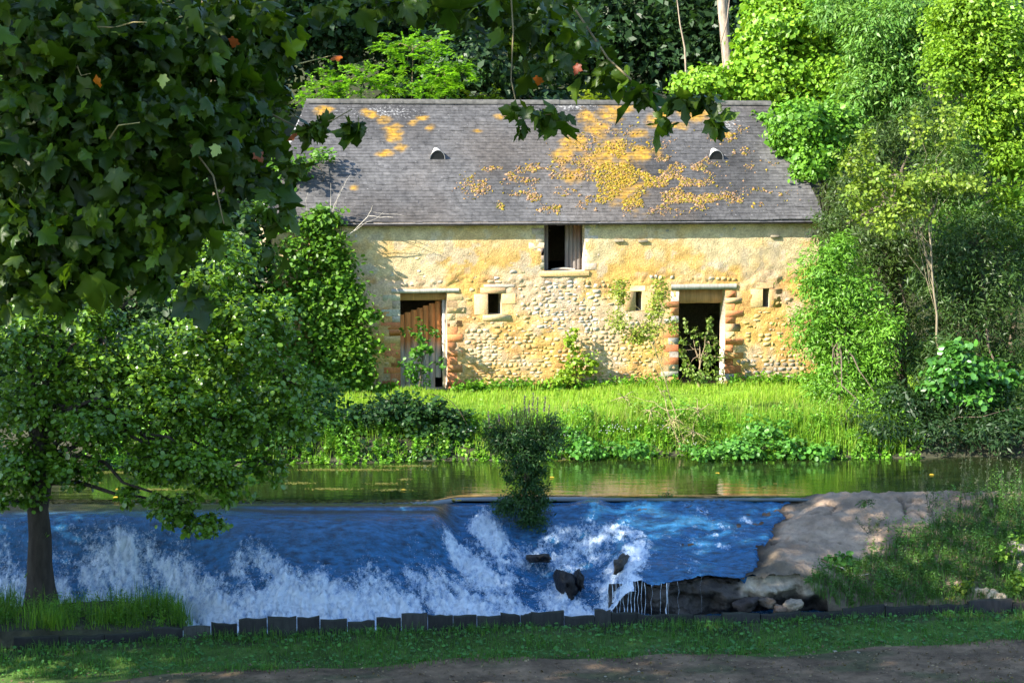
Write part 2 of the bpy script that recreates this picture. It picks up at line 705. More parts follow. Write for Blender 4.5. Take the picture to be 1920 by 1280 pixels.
# streams of white water on the weir (polyline, half width in metres, strength)
fl([(0, 1075), (120, 1080), (260, 1085)], .34, .7)
fl([(0, 1125), (150, 1130), (330, 1140)], .4, .85)
fl([(230, 1050), (330, 1085), (400, 1120), (470, 1152)], .26, .95)
fl([(130, 1075), (240, 1100), (330, 1145), (400, 1156)], .34, .85)
fl([(455, 1060), (510, 1085), (570, 1125), (620, 1160)], .26, 1.0)
fl([(600, 1110), (640, 1135), (690, 1156)], .28, .85)
fl([(690, 1095), (740, 1118), (800, 1152)], .32, .9)
fl([(780, 1075), (850, 1105), (900, 1150)], .34, .95)
fl([(900, 985), (930, 1020), (950, 1065), (960, 1140)], .26, 1.1)
fl([(870, 1050), (920, 1090), (980, 1150)], .4, 1.0)
fl([(1190, 1000), (1130, 1010), (1060, 1050), (1010, 1080), (990, 1140)], .3, .62)
fl([(1100, 990), (1040, 1010), (1000, 1050)], .3, .5)
fl([(1195, 1040), (1180, 1080), (1130, 1100), (1060, 1150)], .3, .85)
fl([(1190, 1090), (1170, 1150)], .25, .9)
fl([(1060, 1090), (1040, 1150)], .5, .85)
fl([(1120, 1030), (1080, 1060), (1040, 1110)], .5, .5)
fl([(1100, 1120), (1130, 1150)], .4, 1.0)
fl([(400, 1158), (700, 1148), (960, 1142), (1200, 1146)], .30, 1.35)
fl([(620, 1130), (800, 1118), (960, 1105), (1080, 1115)], .30, .8)
fl([(980, 1060), (1000, 1100)], .4, .7)
for q in [(1310, 955), (1330, 1000), (1350, 1020), (1300, 1050), (1395, 970), (1250, 1005), (1225, 960), (1180, 965), (1290, 985)]:
    fl([q, (q[0] + 12, q[1] + 4)], .09, .6)
fl([(1210, 960), (1260, 1000), (1300, 1050)], .5, .34)
fl([(1280, 955), (1380, 1000)], .4, .3)


def foam_at(x, y):
    P = np.stack([x, y], -1)
    f = np.zeros(len(P))
    for pts, r, s in FOAM:
        for a, b in zip(pts[:-1], pts[1:]):
            ab = b - a
            t = np.clip(((P - a) @ ab) / max(ab @ ab, 1e-9), 0, 1)
            d = np.linalg.norm((P - a - t[:, None] * ab) * _arr([1, .62]), axis=1)
            f = np.maximum(f, s * np.exp(-(d / r) ** 2 * .9))
    return f


def water_edge_x(y):
    y = np.asarray(y, float)
    return 4.25 + (y - 35.0) / 2.85 * 1.1 + .12 * vnoise(xyz(y * 3, .7)) + .05 * vnoise(xyz(y * 11, 3.7))


def slab_z(x, y):
    sh = np.shape(x)
    x, y = np.ravel(x).astype(float), np.ravel(y).astype(float)
    t = (37.83 - y) / (37.83 - 34.85)
    z = -.12 - .84 * t + .16 * sstep(4.6, 7.5, x) * (1 - .8 * np.clip(t, 0, 1)) + .05 * sstep(7, 10, x)
    z = z + .045 * fbm(xyz(x * 1.1, y * 1.7), 5, .6) + .05 * sstep(5, 7, x) * vnoise(xyz(x * .5, y * .5, 8.0)) * np.clip(t, 0, 1)
    tp = np.clip((37.83 - y) / (37.83 - plank_y(x) - .05), 0, 1.05)
    zb = .05 - 1.56 * tp ** 1.2 + .03 * fbm(xyz(x * 1.1, y * 1.7), 5, .6)
    kb = sstep(5.2, 6.6, x + .8 * (tp - .5))
    z = z * (1 - kb) + zb * kb
    z = z + .06 * sstep(water_edge_x(y) - .1, water_edge_x(y) + .5, x)
    return z.reshape(sh)


def make_water():
    mb = MB()
    # still pool, cut back to the crest
    xs = np.linspace(-60, 60, 241)
    ys = np.array([0, .004, .05, .2, .5, 1.0])
    X, T = np.meshgrid(xs, ys, indexing='ij')
    yc = np.where(X > -1.25, 37.86, 37.3)
    Yv = yc + (49 - yc) * T
    V = np.stack([X, Yv, np.zeros_like(X)], -1)
    V[:, 0, 2] = -.03
    mb.add(V, grid(len(xs), len(ys)), (.02, .03, .01))
    mb.build('pool_water', M['pool'], kind='structure', smooth=True)
    # tail water between the weir's foot and the bank
    xs = np.linspace(-30, 9.6, 260)
    ts = np.linspace(0, 1, 40)
    X, T = np.meshgrid(xs, ts, indexing='ij')
    y0 = plank_y(X) + .0
    Yv = y0 + T * np.where(X > 1.5, 2.2, 1.6)
    z = -1.56 + .05 * fbm(xyz(X.ravel() * 3, Yv.ravel() * 3), 4).reshape(X.shape)
    fo = .35 + 1.0 * sstep(2.6, 1.2, X) * sstep(-7.5, -5, X)
    mb = MB()
    col = np.zeros((X.size, 3))
    col[:, 0] = fo.ravel()
    mb.add(np.stack([X, Yv, z], -1), grid(len(xs), len(ts)), col)
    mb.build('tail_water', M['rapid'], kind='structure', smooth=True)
    # running water over the weir
    xs = np.arange(-13, 5.7, .03)
    ys = np.arange(33.2, 37.9, .03)
    X, Y = np.meshgrid(xs, ys, indexing='ij')
    x, y = X.ravel(), Y.ravel()
    f = foam_at(x, y)
    f = 1.12 * f * np.clip(.88 + .5 * fbm(xyz(x * 2.2 + y * 1.2, y * 1.6, 3.0), 4, .6), .15, 1.3)
    z = weir_z(x, y)
    z = z + (.03 * fbm(xyz(x * 1.3 + .6 * y, y * .9), 4) + .014 * fbm(xyz(x * 3.2, y * 6.5, 4.0), 4, .6)) * sstep(37.0, 35.9, y)
    z = z + np.minimum(f, 1.1) * (.03 + .10 * np.abs(fbm(xyz(x * 4.2, y * 3.2, .3), 5, .62))) * sstep(37.4, 36.6, y)
    z = z + .02 * np.minimum(f, 1) * rng.normal(size=len(x))
    # right film follows the slab, and dives under it beyond the wet edge
    film = slab_z(x, y) + .05 + .012 * fbm(xyz(x * 6, y * 8), 4, .65)
    wx = water_edge_x(y)
    wr = sstep(1.5, 2.25, x)
    z = z * (1 - wr) + (film + np.minimum(f, 1) * .04 * np.abs(vnoise(xyz(x * 9, y * 9)))) * wr
    z = z - .3 * sstep(wx - .12, wx + .15, x)
    brown = sstep(36.55, 37.0, y + .12 * fbm(xyz(x * 1.2, y * 2), 3)) * sstep(-.9, -1.4, x)  # reflection of the hillside trees, painted as brown water colour
    brown = np.maximum(brown, sstep(-6.0, -8.0, x) * sstep(36.2, 36.9, y))
    band = np.exp(-((y - 37.08) / .08) ** 2) * sstep(-5.6, -4.8, x) * sstep(-1.3, -1.6, x)
    brown = np.clip(brown - band, 0, 1)
    col = np.stack([f, brown, 0 * f], -1)
    F = grid(len(xs), len(ys))
    keep = Y >= foot_y(X) - .02
    keep &= ~((X > 2.15) & (Y < edge_y(X)))
    keep &= X < water_edge_x(Y) + .2
    kf = keep.ravel()[F].all(1)
    used = np.unique(F[kf])
    re = np.full(len(x), -1)
    re[used] = np.arange(len(used))
    mb = MB()
    mb.add(np.stack([x, y, z], -1)[used], re[F[kf]], col[used])
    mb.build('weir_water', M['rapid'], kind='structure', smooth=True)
    # clots of foam and thrown drops
    n = 3000
    px = rng.uniform(-10.5, 2.3, n * 6)
    py = rng.uniform(33.6, 37.2, n * 6)
    ff = foam_at(px, py)
    k = (rng.random(len(px)) < np.clip(ff - .45, 0, 1) ** 1.2) & (py > foot_y(px) + .02)
    px, py, ff = px[k][:n], py[k][:n], ff[k][:n]
    pz = weir_z(px, py) + .05 + rng.exponential(.035, len(px)) * np.minimum(ff, 1.2)
    sz = rng.uniform(.003, .009, len(px)) * (.6 + .6 * np.minimum(ff, 1))
    octa = _arr([[1, 0, 0], [-.5, .87, 0], [-.5, -.87, 0], [0, 0, .9], [0, 0, -.6]])
    fc = np.array([[0, 1, 3], [1, 2, 3], [2, 0, 3], [1, 0, 4], [2, 1, 4], [0, 2, 4]])
    V = np.stack([px, py, pz], -1)[:, None] + octa[None] * sz[:, None, None] * rng.uniform(.6, 1.5, (len(px), 5, 1))
    F = (fc[None] + (np.arange(len(px)) * 5)[:, None, None]).reshape(-1, 3)
    mb = MB()
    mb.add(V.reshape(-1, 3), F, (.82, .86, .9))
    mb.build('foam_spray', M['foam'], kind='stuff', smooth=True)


make_water()


# ------------------------------------------------------------------ weir masonry, rocks, right bank
def make_apron():
    xs = np.arange(1.6, 15.6, .05)
    ys = np.arange(34.5, 38.35, .05)
    X, Y = np.meshgrid(xs, ys, indexing='ij')
    x, y = X.ravel(), Y.ravel()
    z = slab_z(x, y)
    z = np.where(y > 38.0, z - (y - 38.0) * 2.2, z)
    ye = np.where(x < 5.6, edge_y(x) - .03, plank_y(x) - .04)
    wet = sstep(water_edge_x(y) + .25, water_edge_x(y) - .1, x)
    z = z + .035 * fbm(xyz(x * 3.1, y * 4.3, 9.0), 5, .7) + .03 * np.abs(fbm(xyz(x * 7, y * 9, 2.0), 3))
    n = fbm(xyz(x * 1.4, y * 2.0), 5)
    c = _arr([.28, .20, .135]) * (1 + .38 * n)[:, None]
    crack = np.abs(fbm(xyz(x * .9 + 3, y * 2.3, 2.0), 4))
    c = c * (1 - .6 * sstep(.07, .0, crack))[:, None]
    soilm = sstep(.1, .6, fbm(xyz(x * .7, y * .7, 4.0), 4) + .9 * sstep(36.6, 35.4, y - (x - 6) * .12) - .2)[:, None]
    c = c * (1 - soilm * .75) + _arr([.09, .075, .05]) * soilm * .75
    c = c * (1 - wet[:, None] * .8)
    z = z - .06 * sstep(.05, .0, crack)
    F = grid(len(xs), len(ys))
    low_ = (x >= 5.6) & (y < ye)
    z = np.where(low_, z - .05 - 9 * np.minimum(ye - y, .1), z)
    y = np.where(low_, ye, y)
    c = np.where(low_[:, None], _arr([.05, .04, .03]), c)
    keep = (y >= ye) & (x > 2.3)
    kf = keep[F].all(1)
    used = np.unique(F[kf])
    re = np.full(len(x), -1)
    re[used] = np.arange(len(used))
    mb = MB()
    mb.add(np.stack([x, y, z], -1)[used], re[F[kf]], np.clip(c, .01, 1)[used])
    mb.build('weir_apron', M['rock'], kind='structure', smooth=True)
    # broken masonry face under the apron's edge
    xs = np.arange(1.7, 6.2, .04)
    zs = np.linspace(0, 1, 30)
    X, T = np.meshgrid(xs, zs, indexing='ij')
    x, t = X.ravel(), T.ravel()
    ye = edge_y(x) + .02
    ztop = slab_z(x, ye) - .01
    z = ztop + (-2.1 - ztop) * t
    cut = sstep(4.0, 4.2, x)
    y = ye + .06 + .22 * fbm(xyz(x * 2.3, z * 4.5, .2), 5, .6) * np.minimum(1, t * 6) + .35 * cut * sstep(.25, .6, t) - .06 * np.minimum(1, t * 6) + .02
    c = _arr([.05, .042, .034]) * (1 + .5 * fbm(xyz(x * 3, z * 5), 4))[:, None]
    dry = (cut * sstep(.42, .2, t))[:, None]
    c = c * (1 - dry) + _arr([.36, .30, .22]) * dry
    mb = MB()
    mb.add(np.stack([x, y, z], -1), grid(len(xs), len(zs)), np.clip(c, .005, 1))
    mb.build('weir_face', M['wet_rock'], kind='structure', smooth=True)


make_apron()


def rock_mesh(rg, size, col, n=10, m=7, rough=.28):
    th = np.linspace(0, 2 * math.pi, n, endpoint=False)
    ph = np.linspace(-math.pi / 2, math.pi / 2, m)
    T, Pp = np.meshgrid(th, ph, indexing='ij')
    d = np.stack([np.cos(Pp) * np.cos(T), np.cos(Pp) * np.sin(T), np.sin(Pp)], -1).reshape(-1, 3)
    r = 1 + rough * fbm(d * 1.3 + rg.uniform(0, 50, 3), 4, .6)
    q = np.sign(d) * np.abs(d) ** .75
    V = q * r[:, None] * np.asarray(size)
    i = np.arange(n)[:, None]
    j = np.arange(m - 1)[None]
    F = np.stack([i * m + j, ((i + 1) % n) * m + j, ((i + 1) % n) * m + j + 1, i * m + j + 1], -1).reshape(-1, 4)
    mb = MB()
    c = np.clip(np.asarray(col) * (1 + .3 * fbm(d * 3 + 5, 3))[:, None], .005, 1)
    mb.add(V, F, c)
    return mb


def rock(px, py, Y, size, col, label, mat='rock', rz=0, group=None):
    p = at(px, py, Y)
    o = rock_mesh(rng, size, col, 22, 15, .42).build('rock', M[mat], smooth=True, loc=p)
    o.rotation_euler = (rng.uniform(-.2, .2), rng.uniform(-.2, .2), rz)
    tag(o, label, 'rock', group)
    return o


DK = (.012, .011, .011)
rock(1060, 1096, 35.25, (.11, .3, .22), DK, 'dark wet rock splitting the white water below the bush', 'wet_rock', .4, 'rocks in the rapids')
rock(1087, 1088, 35.15, (.07, .2, .17), DK, 'thin dark rock standing just beside the splitting rock in the rapids', 'wet_rock', .2, 'rocks in the rapids')
rock(1168, 1058, 35.55, (.10, .3, .17), (.03, .026, .018), 'brown wet boulder where the water film ends in white strings', 'wet_rock', -.3, 'rocks in the rapids')

rock(1012, 1046, 35.9, (.15, .3, .08), DK, 'low dark rock at the foot of the tall bush on the weir', 'wet_rock', .5, 'rocks in the rapids')
BR = (.32, .26, .19)
for (px, py, Y, s, c, lb) in [
    (1440, 1128, 34.75, .13, (.10, .08, .06), 'brown stone in the dark hollow under the broken apron edge'),
    (1487, 1134, 34.75, .12, BR, 'pale stone lying at the end of the dark hollow'),
    (1400, 1132, 34.72, .16, (.05, .04, .035), 'wet dark stone below the broken lip of the apron'),
    (1460, 1140, 34.7, .09, (.2, .14, .1), 'small reddish stone between two larger stones at the hollow'),
    (1752, 1078, 36.0, .12, (.34, .33, .31), 'round grey stone half hidden in the nettles'),
    (1790, 1074, 36.1, .09, (.30, .30, .30), 'smaller grey stone beside the round one in the nettles'),
    (1845, 1112, 35.5, .17, (.48, .38, .26), 'sunlit tan boulder behind the timber edging'),
    (1872, 1120, 35.42, .12, (.42, .33, .22), 'tan stone leaning on the sunlit boulder'),
    (1905, 1035, 36.4, .2, (.38, .32, .26), 'large pale block under the tall weeds at the frame edge'),
    (1905, 1062, 36.1, .17, (.30, .25, .2), 'brown block below the large pale block'),
    (1700, 1122, 35.35, .13, (.3, .25, .2), 'flat stone lying in the weeds just behind the timber edging'),
    (1640, 1128, 35.2, .09, (.26, .22, .18), 'little stone next to the flat stone in the weeds')]:
    rock(px, py, Y, (s * 1.3, s, s * .75), c, lb, rz=rng.uniform(0, 3), group='loose stones on the right bank')

# strings of water falling from the apron's edge
sk = 0
for px, w, h in [(1187, .022, .55), (1193, .014, .5), (1200, .012, .5), (1206, .010, .5), (1213, .008, .5), (1180, .02, .5), (1172, .022, .5), (1165, .02, .5), (1158, .02, .5), (1254, .018, .6), (1258, .008, .6), (1243, .006, .55), (1276, .004, .5), (1320, .003, .5), (1225, .006, .5), (1150, .02, .45), (1143, .02, .45)]:
    x0 = (px - 960) / FP * 34.8
    y0 = float(edge_y(x0)) if x0 > 2.1 else float(edge_y(2.1)) - (2.1 - x0) * .05
    z0 = float(slab_z(np.array([x0]), np.array([y0 + .05]))[0]) + .05
    t = np.linspace(0, 1, 12)
    Pt = np.stack([x0 + .02 * vnoise(xyz(t * 4, px)), y0 - .03 - .10 * t ** .5, z0 - (z0 + 1.58) * t], -1)
    mb = MB()
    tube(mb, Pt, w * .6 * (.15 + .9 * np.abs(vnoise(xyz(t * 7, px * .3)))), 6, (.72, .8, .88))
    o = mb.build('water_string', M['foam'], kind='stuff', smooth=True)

# ------------------------------------------------------------------ timber edging along the bank
te = thing('timber_edging', 'low dark edging of upright boards holding the near bank below the weir', 'edging', (0, 0, 0))
edges = [50, 130, 205, 290, 345, 396, 447, 500, 555, 598, 649, 703, 750, 800, 848, 893, 938, 976, 996, 1060, 1118, 1150, 1200, 1255, 1310, 1365, 1440, 1520, 1605, 1690, 1780, 1860, 1950, 2060]
tops = [1193, 1192, 1185, 1176, 1172, 1170, 1162, 1160, 1160, 1160, 1164, 1160, 1151, 1153, 1155, 1154, 1155, 1150, 1149, 1155, 1146, 1150, 1153, 1154, 1153, 1150, 1148, 1145, 1138, 1136, 1132, 1127, 1125, 1122]
for i in range(len(edges) - 1):
    a, b = edges[i], edges[i + 1]
    pa = atz(a, tops[i], -1.4)
    x0 = (a - 960) / FP * 33.9
    x1 = (b - 960) / FP * 33.9
    gap = .012 if i not in (5, 10) else .03
    x1 -= gap
    y0, y1 = plank_y(x0), plank_y(x1)
    zt = float(at((a + b) / 2, tops[i], (y0 + y1) / 2 - .09)[2])
    c0 = np.array([x0, y0, 0])
    c1 = np.array([x1, y1, 0])
    ux = (c1 - c0) / np.linalg.norm(c1 - c0)
    uy = np.array([-ux[1], ux[0], 0])
    off = rng.normal(0, .012)
    Lw = np.linalg.norm(c1 - c0)
    mb = MB()
    nsl = 5
    s = np.linspace(0, 1, nsl)
    tp = zt + rng.normal(0, .015) + (s - .5) * rng.normal(0, .022) + rng.normal(0, .012, nsl)
    thick = .085
    zt -= .045
    fr = c0 + ux * (s * Lw)[:, None] + uy * (off - thick)
    bk = fr + uy * thick
    zb = -2.0
    rows = []
    bul = .012
    for q, zz in ((fr + uy * .01, tp * 0 + zb), (fr - uy * bul * np.sin(s * math.pi)[:, None], tp * .3 + zb * .7), (fr - uy * bul * np.sin(s * math.pi)[:, None], tp - .02), (fr + uy * .014, tp), (bk - uy * .014, tp + .003), (bk, tp - .02), (bk, tp * 0 + zb)):
        rows.append(np.concatenate([q[:, :2], zz[:, None]], 1))
    V = np.array(rows)
    bc = _arr([.019, .017, .016]) * math.exp(rng.normal(0, .4)) * _arr([1, 1 + .15 * rng.random(), 1])
    F = grid(len(rows), nsl)[:, ::-1]
    bcs = np.tile(bc, (len(rows), nsl, 1))
    bcs[3:5] = bcs[3:5] * .5 + _arr([.030, .036, .014]) * .5 * rng.uniform(.4, 1.3, (2, nsl, 1))
    mb.add(V, F, bcs.reshape(-1, 3))
    nR = len(rows)
    mb.add(V[:, 0], np.arange(nR)[None], bc)
    mb.add(V[:, -1], np.arange(nR)[None][:, ::-1], bc)
    mb.build('plank', M['plank'], te)

# ------------------------------------------------------------------ the barn
BA = math.radians(10)
barn = thing('barn', 'old stone barn with mossy slate roof across the river', 'barn', (0, 50, 0), BA)
UB = np.array([math.cos(BA), math.sin(BA), 0])
NB = np.array([-math.sin(BA), math.cos(BA), 0])


def to_barn(p):
    q = np.asarray(p) - np.array([0, 50, 0])
    return np.array([q @ UB, q @ NB, q[2]])


def wall_px(u, v, d=0):
    r = ray(u, v)
    P0 = np.array([0, 50.0, 0]) + d * NB
    t = ((P0 - CAM) @ NB) / (r @ NB)
    q = to_barn(CAM + t * r)
    return q[0], q[2]


S0, S1, ZE = -6.0, 8.05, 5.02
OPEN = dict(left_door=(-2.83, -1.65, .3, 3.17), right_door=(4.33, 5.56, .3, 3.17), loft=(.82, 1.86, 3.68, 5.1),
            square=(-.61, -.27, 2.60, 3.13), slit_a=(3.2, 3.36, 2.65, 3.14), slit_b=(6.56, 6.73, 2.69, 3.17), left_slit=(-4.02, -3.82, 2.64, 3.13))
DEPTH = .5


def open_dist(s, z):
    d = np.full(s.shape, 9.0)
    for a, b, c, e in OPEN.values():
        dx = np.maximum(np.maximum(a - s, s - b), 0)
        dz = np.maximum(np.maximum(c - z, z - e), 0)
        d = np.minimum(d, np.hypot(dx, dz))
    return d


def wall_colour(s, z):
    low = sstep(3.75, 3.45, z + .12 * fbm(xyz(s * 1.5, z * 1.5), 3))
    n1 = fbm(xyz(s * .9, z * 1.2, 2.0), 5, .55)
    n2 = fbm(xyz(s * 3.1, z * 3.7, 7.0), 4, .6)
    n3 = fbm(xyz(s * 7, z * 9, 4.0), 3, .6)
    cream = _arr([.55, .45, .26])
    grey = _arr([.40, .38, .34])
    ochre = _arr([.60, .38, .115])
    rust = _arr([.45, .24, .10])
    pink = _arr([.56, .42, .27])
    k = sstep(-.25, .55, n1 + .25 * n2)[:, None]
    upper = cream * (1 - k) + ochre * .9 * k
    g = sstep(.35, .7, n2 + .3 * n3)[:, None]
    upper = upper * (1 - g * .55) + grey * g * .55
    topg = sstep(3.9, 4.9, z + .2 * n1)[:, None]
    upper = upper * (1 - .55 * topg) + _arr([.52, .45, .28]) * .55 * topg
    k2 = sstep(-.5, .4, n1 * .7 + .4 * n2)[:, None]
    lower = pink * (1 - k2) + ochre * k2
    k3 = sstep(.25, .8, n2)[:, None]
    lower = lower * (1 - .6 * k3) + rust * .6 * k3
    lw = sstep(1.6, .9, z + .3 * n1)[:, None]
    lower = lower * (1 - .35 * lw) + _arr([.30, .22, .13]) * .35 * lw
    c = upper * (1 - low[:, None]) + lower * low[:, None]
    # darker olive brown towards the eave
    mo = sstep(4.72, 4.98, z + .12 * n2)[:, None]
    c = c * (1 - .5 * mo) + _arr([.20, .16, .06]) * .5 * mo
    # grey damp streaks near the right end
    for sc, w, zt in ((6.05, .12, 4.25), (6.85, .16, 4.35), (6.5, .08, 4.3)):
        st = (np.exp(-((s - sc + .05 * n3) / w) ** 2) * sstep(zt, zt - .1, z) * sstep(2.8, 4.0, z))[:, None]
        c = c * (1 - .45 * st) + _arr([.26, .24, .21]) * .45 * st
    # grey stony patch under the loft opening
    gp = (np.exp(-(((s - 1.35) / .8) ** 2 + ((z - 2.95) / .6) ** 2)) * sstep(-.3, .3, n2))[:, None]
    c = c * (1 - .6 * gp) + _arr([.42, .40, .37]) * .6 * gp
    c *= (1 + .16 * n3)[:, None]
    return np.clip(c * _arr([.94, .89, .85]), .02, .75)


def make_wall():
    ss = np.arange(S0, S1 + .01, .04)
    zs = np.arange(.25, ZE + .1, .04)
    for a, b, c, e in OPEN.values():
        for t in (a, b):
            ss[np.argmin(np.abs(ss - t))] = t
        for t in (c, e):
            zs[np.argmin(np.abs(zs - t))] = t
    Sg, Zg = np.meshgrid(ss, zs, indexing='ij')
    s, z = Sg.ravel(), Zg.ravel()
    low = sstep(3.75, 3.45, z + .12 * fbm(xyz(s * 1.5, z * 1.5), 3))
    od = open_dist(s, z)
    rel = (.016 * fbm(xyz(s * 4.5, z * 6, 1.0), 5, .66) + .010 * fbm(xyz(s * 9, z * 11, 3.0), 3, .6)) * low * (.75 + .6 * np.exp(-((z - 3.5) / .2) ** 2))
    rel += .012 * fbm(xyz(s * 3, z * 3, 5.0), 5, .6) * (1 - low) + .006 * (1 - low)
    rel *= sstep(0, .15, od)
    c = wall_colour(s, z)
    F = grid(len(ss), len(zs))
    cs, cz = s[F].mean(1), z[F].mean(1)
    ok = np.ones(len(F), bool)
    for a, b, c0, e in OPEN.values():
        ok &= ~((cs > a) & (cs < b) & (cz > c0) & (cz < e))
    mb = MB()
    mb.add(np.stack([s, -rel, z], -1), F[ok], np.clip(c, .02, .75))
    w = mb.build('wall', M['plaster'], barn, smooth=True)
    # reveals of every opening, and the other three walls
    for nme, (a, b, c0, e) in OPEN.items():
        V = _arr([[a, 0, c0], [b, 0, c0], [b, 0, e], [a, 0, e], [a, DEPTH, c0], [b, DEPTH, c0], [b, DEPTH, e], [a, DEPTH, e]])
        rc = (.46, .38, .26) if 'slit' in nme or nme == 'square' else (.58, .47, .36)
        rv = MB()
        rv.add(V, [[0, 4, 7, 3], [1, 2, 6, 5], [3, 7, 6, 2], [0, 1, 5, 4]], rc)
        rv.build('reveal', M['plaster'], barn)
    # inner leaf of the front wall, as a skin with the same openings
    Fi = F[ok][:, ::-1]
    im = MB()
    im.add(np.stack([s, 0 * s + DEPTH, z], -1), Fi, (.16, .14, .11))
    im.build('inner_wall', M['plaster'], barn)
    om = MB()
    D1 = 6.2
    om.add(_arr([[S1, 0, .2], [S1, D1, .2], [S1, D1, 5.05], [S1, 0, 5.05]]), [[0, 1, 2, 3]], (.4, .33, .2))
    om.add(_arr([[S0, 0, .2], [S0, D1, .2], [S0, D1, 5.05], [S0, 0, 5.05]]), [[3, 2, 1, 0]], (.46, .38, .25))
    om.add(_arr([[S0, D1, .2], [S1, D1, .2], [S1, D1, 5.05], [S0, D1, 5.05]]), [[0, 3, 2, 1]], (.4, .33, .2))
    om.build('outer_wall', M['plaster'], barn)
    fm = MB()
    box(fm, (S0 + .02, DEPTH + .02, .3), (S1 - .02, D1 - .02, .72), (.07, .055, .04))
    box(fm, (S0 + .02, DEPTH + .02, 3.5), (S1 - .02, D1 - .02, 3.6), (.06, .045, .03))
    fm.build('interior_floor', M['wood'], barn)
    return w


wall = make_wall()

# dressed stones (quoins and surrounds) and rubble, each a piece of the wall
OCC = [(a - .02, b + .02, c - .02, e + .02) for a, b, c, e in OPEN.values()]


def stone_verts(rg, s0, s1, z0, z1, proud, base=.014):
    """a rough flat-faced rubble stone: an irregular outline, broken edges and a slightly crooked face"""
    cx, cz = (s0 + s1) / 2, (z0 + z1) / 2
    hx, hz = (s1 - s0) / 2, (z1 - z0) / 2
    nseg = int(rg.integers(6, 9))
    an = np.sort(np.linspace(0, 2 * math.pi, nseg, endpoint=False) + rg.uniform(0, 6) + rg.uniform(-.3, .3, nseg))
    ca, sa = np.cos(an), np.sin(an)
    ex = np.clip(ca * 1.3, -1, 1)
    ez = np.clip(sa * 1.3, -1, 1)
    r = rg.uniform(.72, 1.05, nseg)
    tilt = rg.normal(0, .25, 2)
    face = lambda k: -proud - .006 * ( tilt[0] * ex * r * k + tilt[1] * ez * r * k) + rg.normal(0, proud * .12, nseg)
    o = np.stack([cx + hx * ex * r, np.full(nseg, base), cz + hz * ez * r], -1)
    i = np.stack([cx + hx * ex * r * .93, face(.93), cz + hz * ez * r * .91], -1)
    c = _arr([[cx + rg.normal(0, .2) * hx, -proud * rg.uniform(.9, 1.1), cz + rg.normal(0, .2) * hz]])
    V = np.concatenate([o, i, c])
    k = np.arange(nseg)
    k2 = (k + 1) % nseg
    Q = np.stack([k, k2, k2 + nseg, k + nseg], -1)
    T = np.stack([k + nseg, k2 + nseg, np.full(nseg, 2 * nseg)], -1)
    return V, Q, T


def block(s0, s1, z0, z1, col, proud=.03, name='stone', parent=None, mat='stone'):
    """a squared block with worn, chamfered edges"""
    g = .003
    s0, s1, z0, z1 = s0 + g, s1 - g, z0 + g, z1 - g
    ch = .004
    V = _arr([[s0, .06, z0], [s1, .06, z0], [s1, .06, z1], [s0, .06, z1],
              [s0, -proud + ch, z0], [s1, -proud + ch, z0], [s1, -proud + ch, z1], [s0, -proud + ch, z1],
              [s0 + ch, -proud, z0 + ch], [s1 - ch, -proud, z0 + ch], [s1 - ch, -proud, z1 - ch], [s0 + ch, -proud, z1 - ch]])
    V[4:] += rng.normal(0, .005, (8, 3)) * .7
    mb = MB()
    mb.add(V, [[0, 1, 5, 4], [1, 2, 6, 5], [2, 3, 7, 6], [3, 0, 4, 7], [4, 5, 9, 8], [5, 6, 10, 9], [6, 7, 11, 10], [7, 4, 8, 11], [8, 9, 10, 11]], col)
    OCC.append((s0 - .02, s1 + .02, z0 - .01, z1 + .01))
    return mb.build(name, M[mat], parent or wall)


ORANGE = _arr([.52, .20, .085])
OCH = _arr([.54, .36, .17])
GRY = _arr([.34, .31, .26])
CRM = _arr([.44, .38, .27])


def jc(c, j=.12):
    return np.clip(c * np.exp(rng.normal(0, j)) * np.exp(rng.normal(0, .04, 3)), .02, .8)


def jamb(side_s, direction, z0, z1, pick, hmin=.15, hmax=.21, wl=(.38, .5), ws=(.2, .28)):
    z = z0
    i = int(rng.integers(0, 2))
    while z < z1 - .05:
        h = min(rng.uniform(hmin, hmax), z1 - z)
        if z1 - z - h < .08:
            h = z1 - z
        w = rng.uniform(*(wl if i % 2 else ws))
        a, b = (side_s, side_s + w) if direction > 0 else (side_s - w, side_s)
        block(a, b, z, z + h, jc(pick(z)), rng.uniform(.005, .011), 'quoin')
        z += h
        i += 1


def p_left(z):
    return OCH * .9 + GRY * .1 if z > 2.35 else (ORANGE if rng.random() < .72 else (GRY if rng.random() < .5 else OCH))


def p_right(z):
    return ORANGE * (1.1 if z > 1.3 else .9) if rng.random() < .7 else (OCH if rng.random() < .6 else GRY)


jamb(-1.65, 1, .6, 3.12, p_left)
jamb(-2.83, -1, .6, 3.12, lambda z: CRM if z > 2.3 else p_left(z))
jamb(5.56, 1, .6, 3.12, p_right)
jamb(4.33, -1, .6, 3.12, lambda z: p_right(z) if rng.random() < .75 else GRY)
jamb(.82, -1, 3.7, 4.98, lambda z: CRM * .95, .15, .2, (.3, .42), (.17, .24))
jamb(1.86, 1, 3.7, 4.98, lambda z: CRM, .15, .2, (.3, .42), (.17, .24))
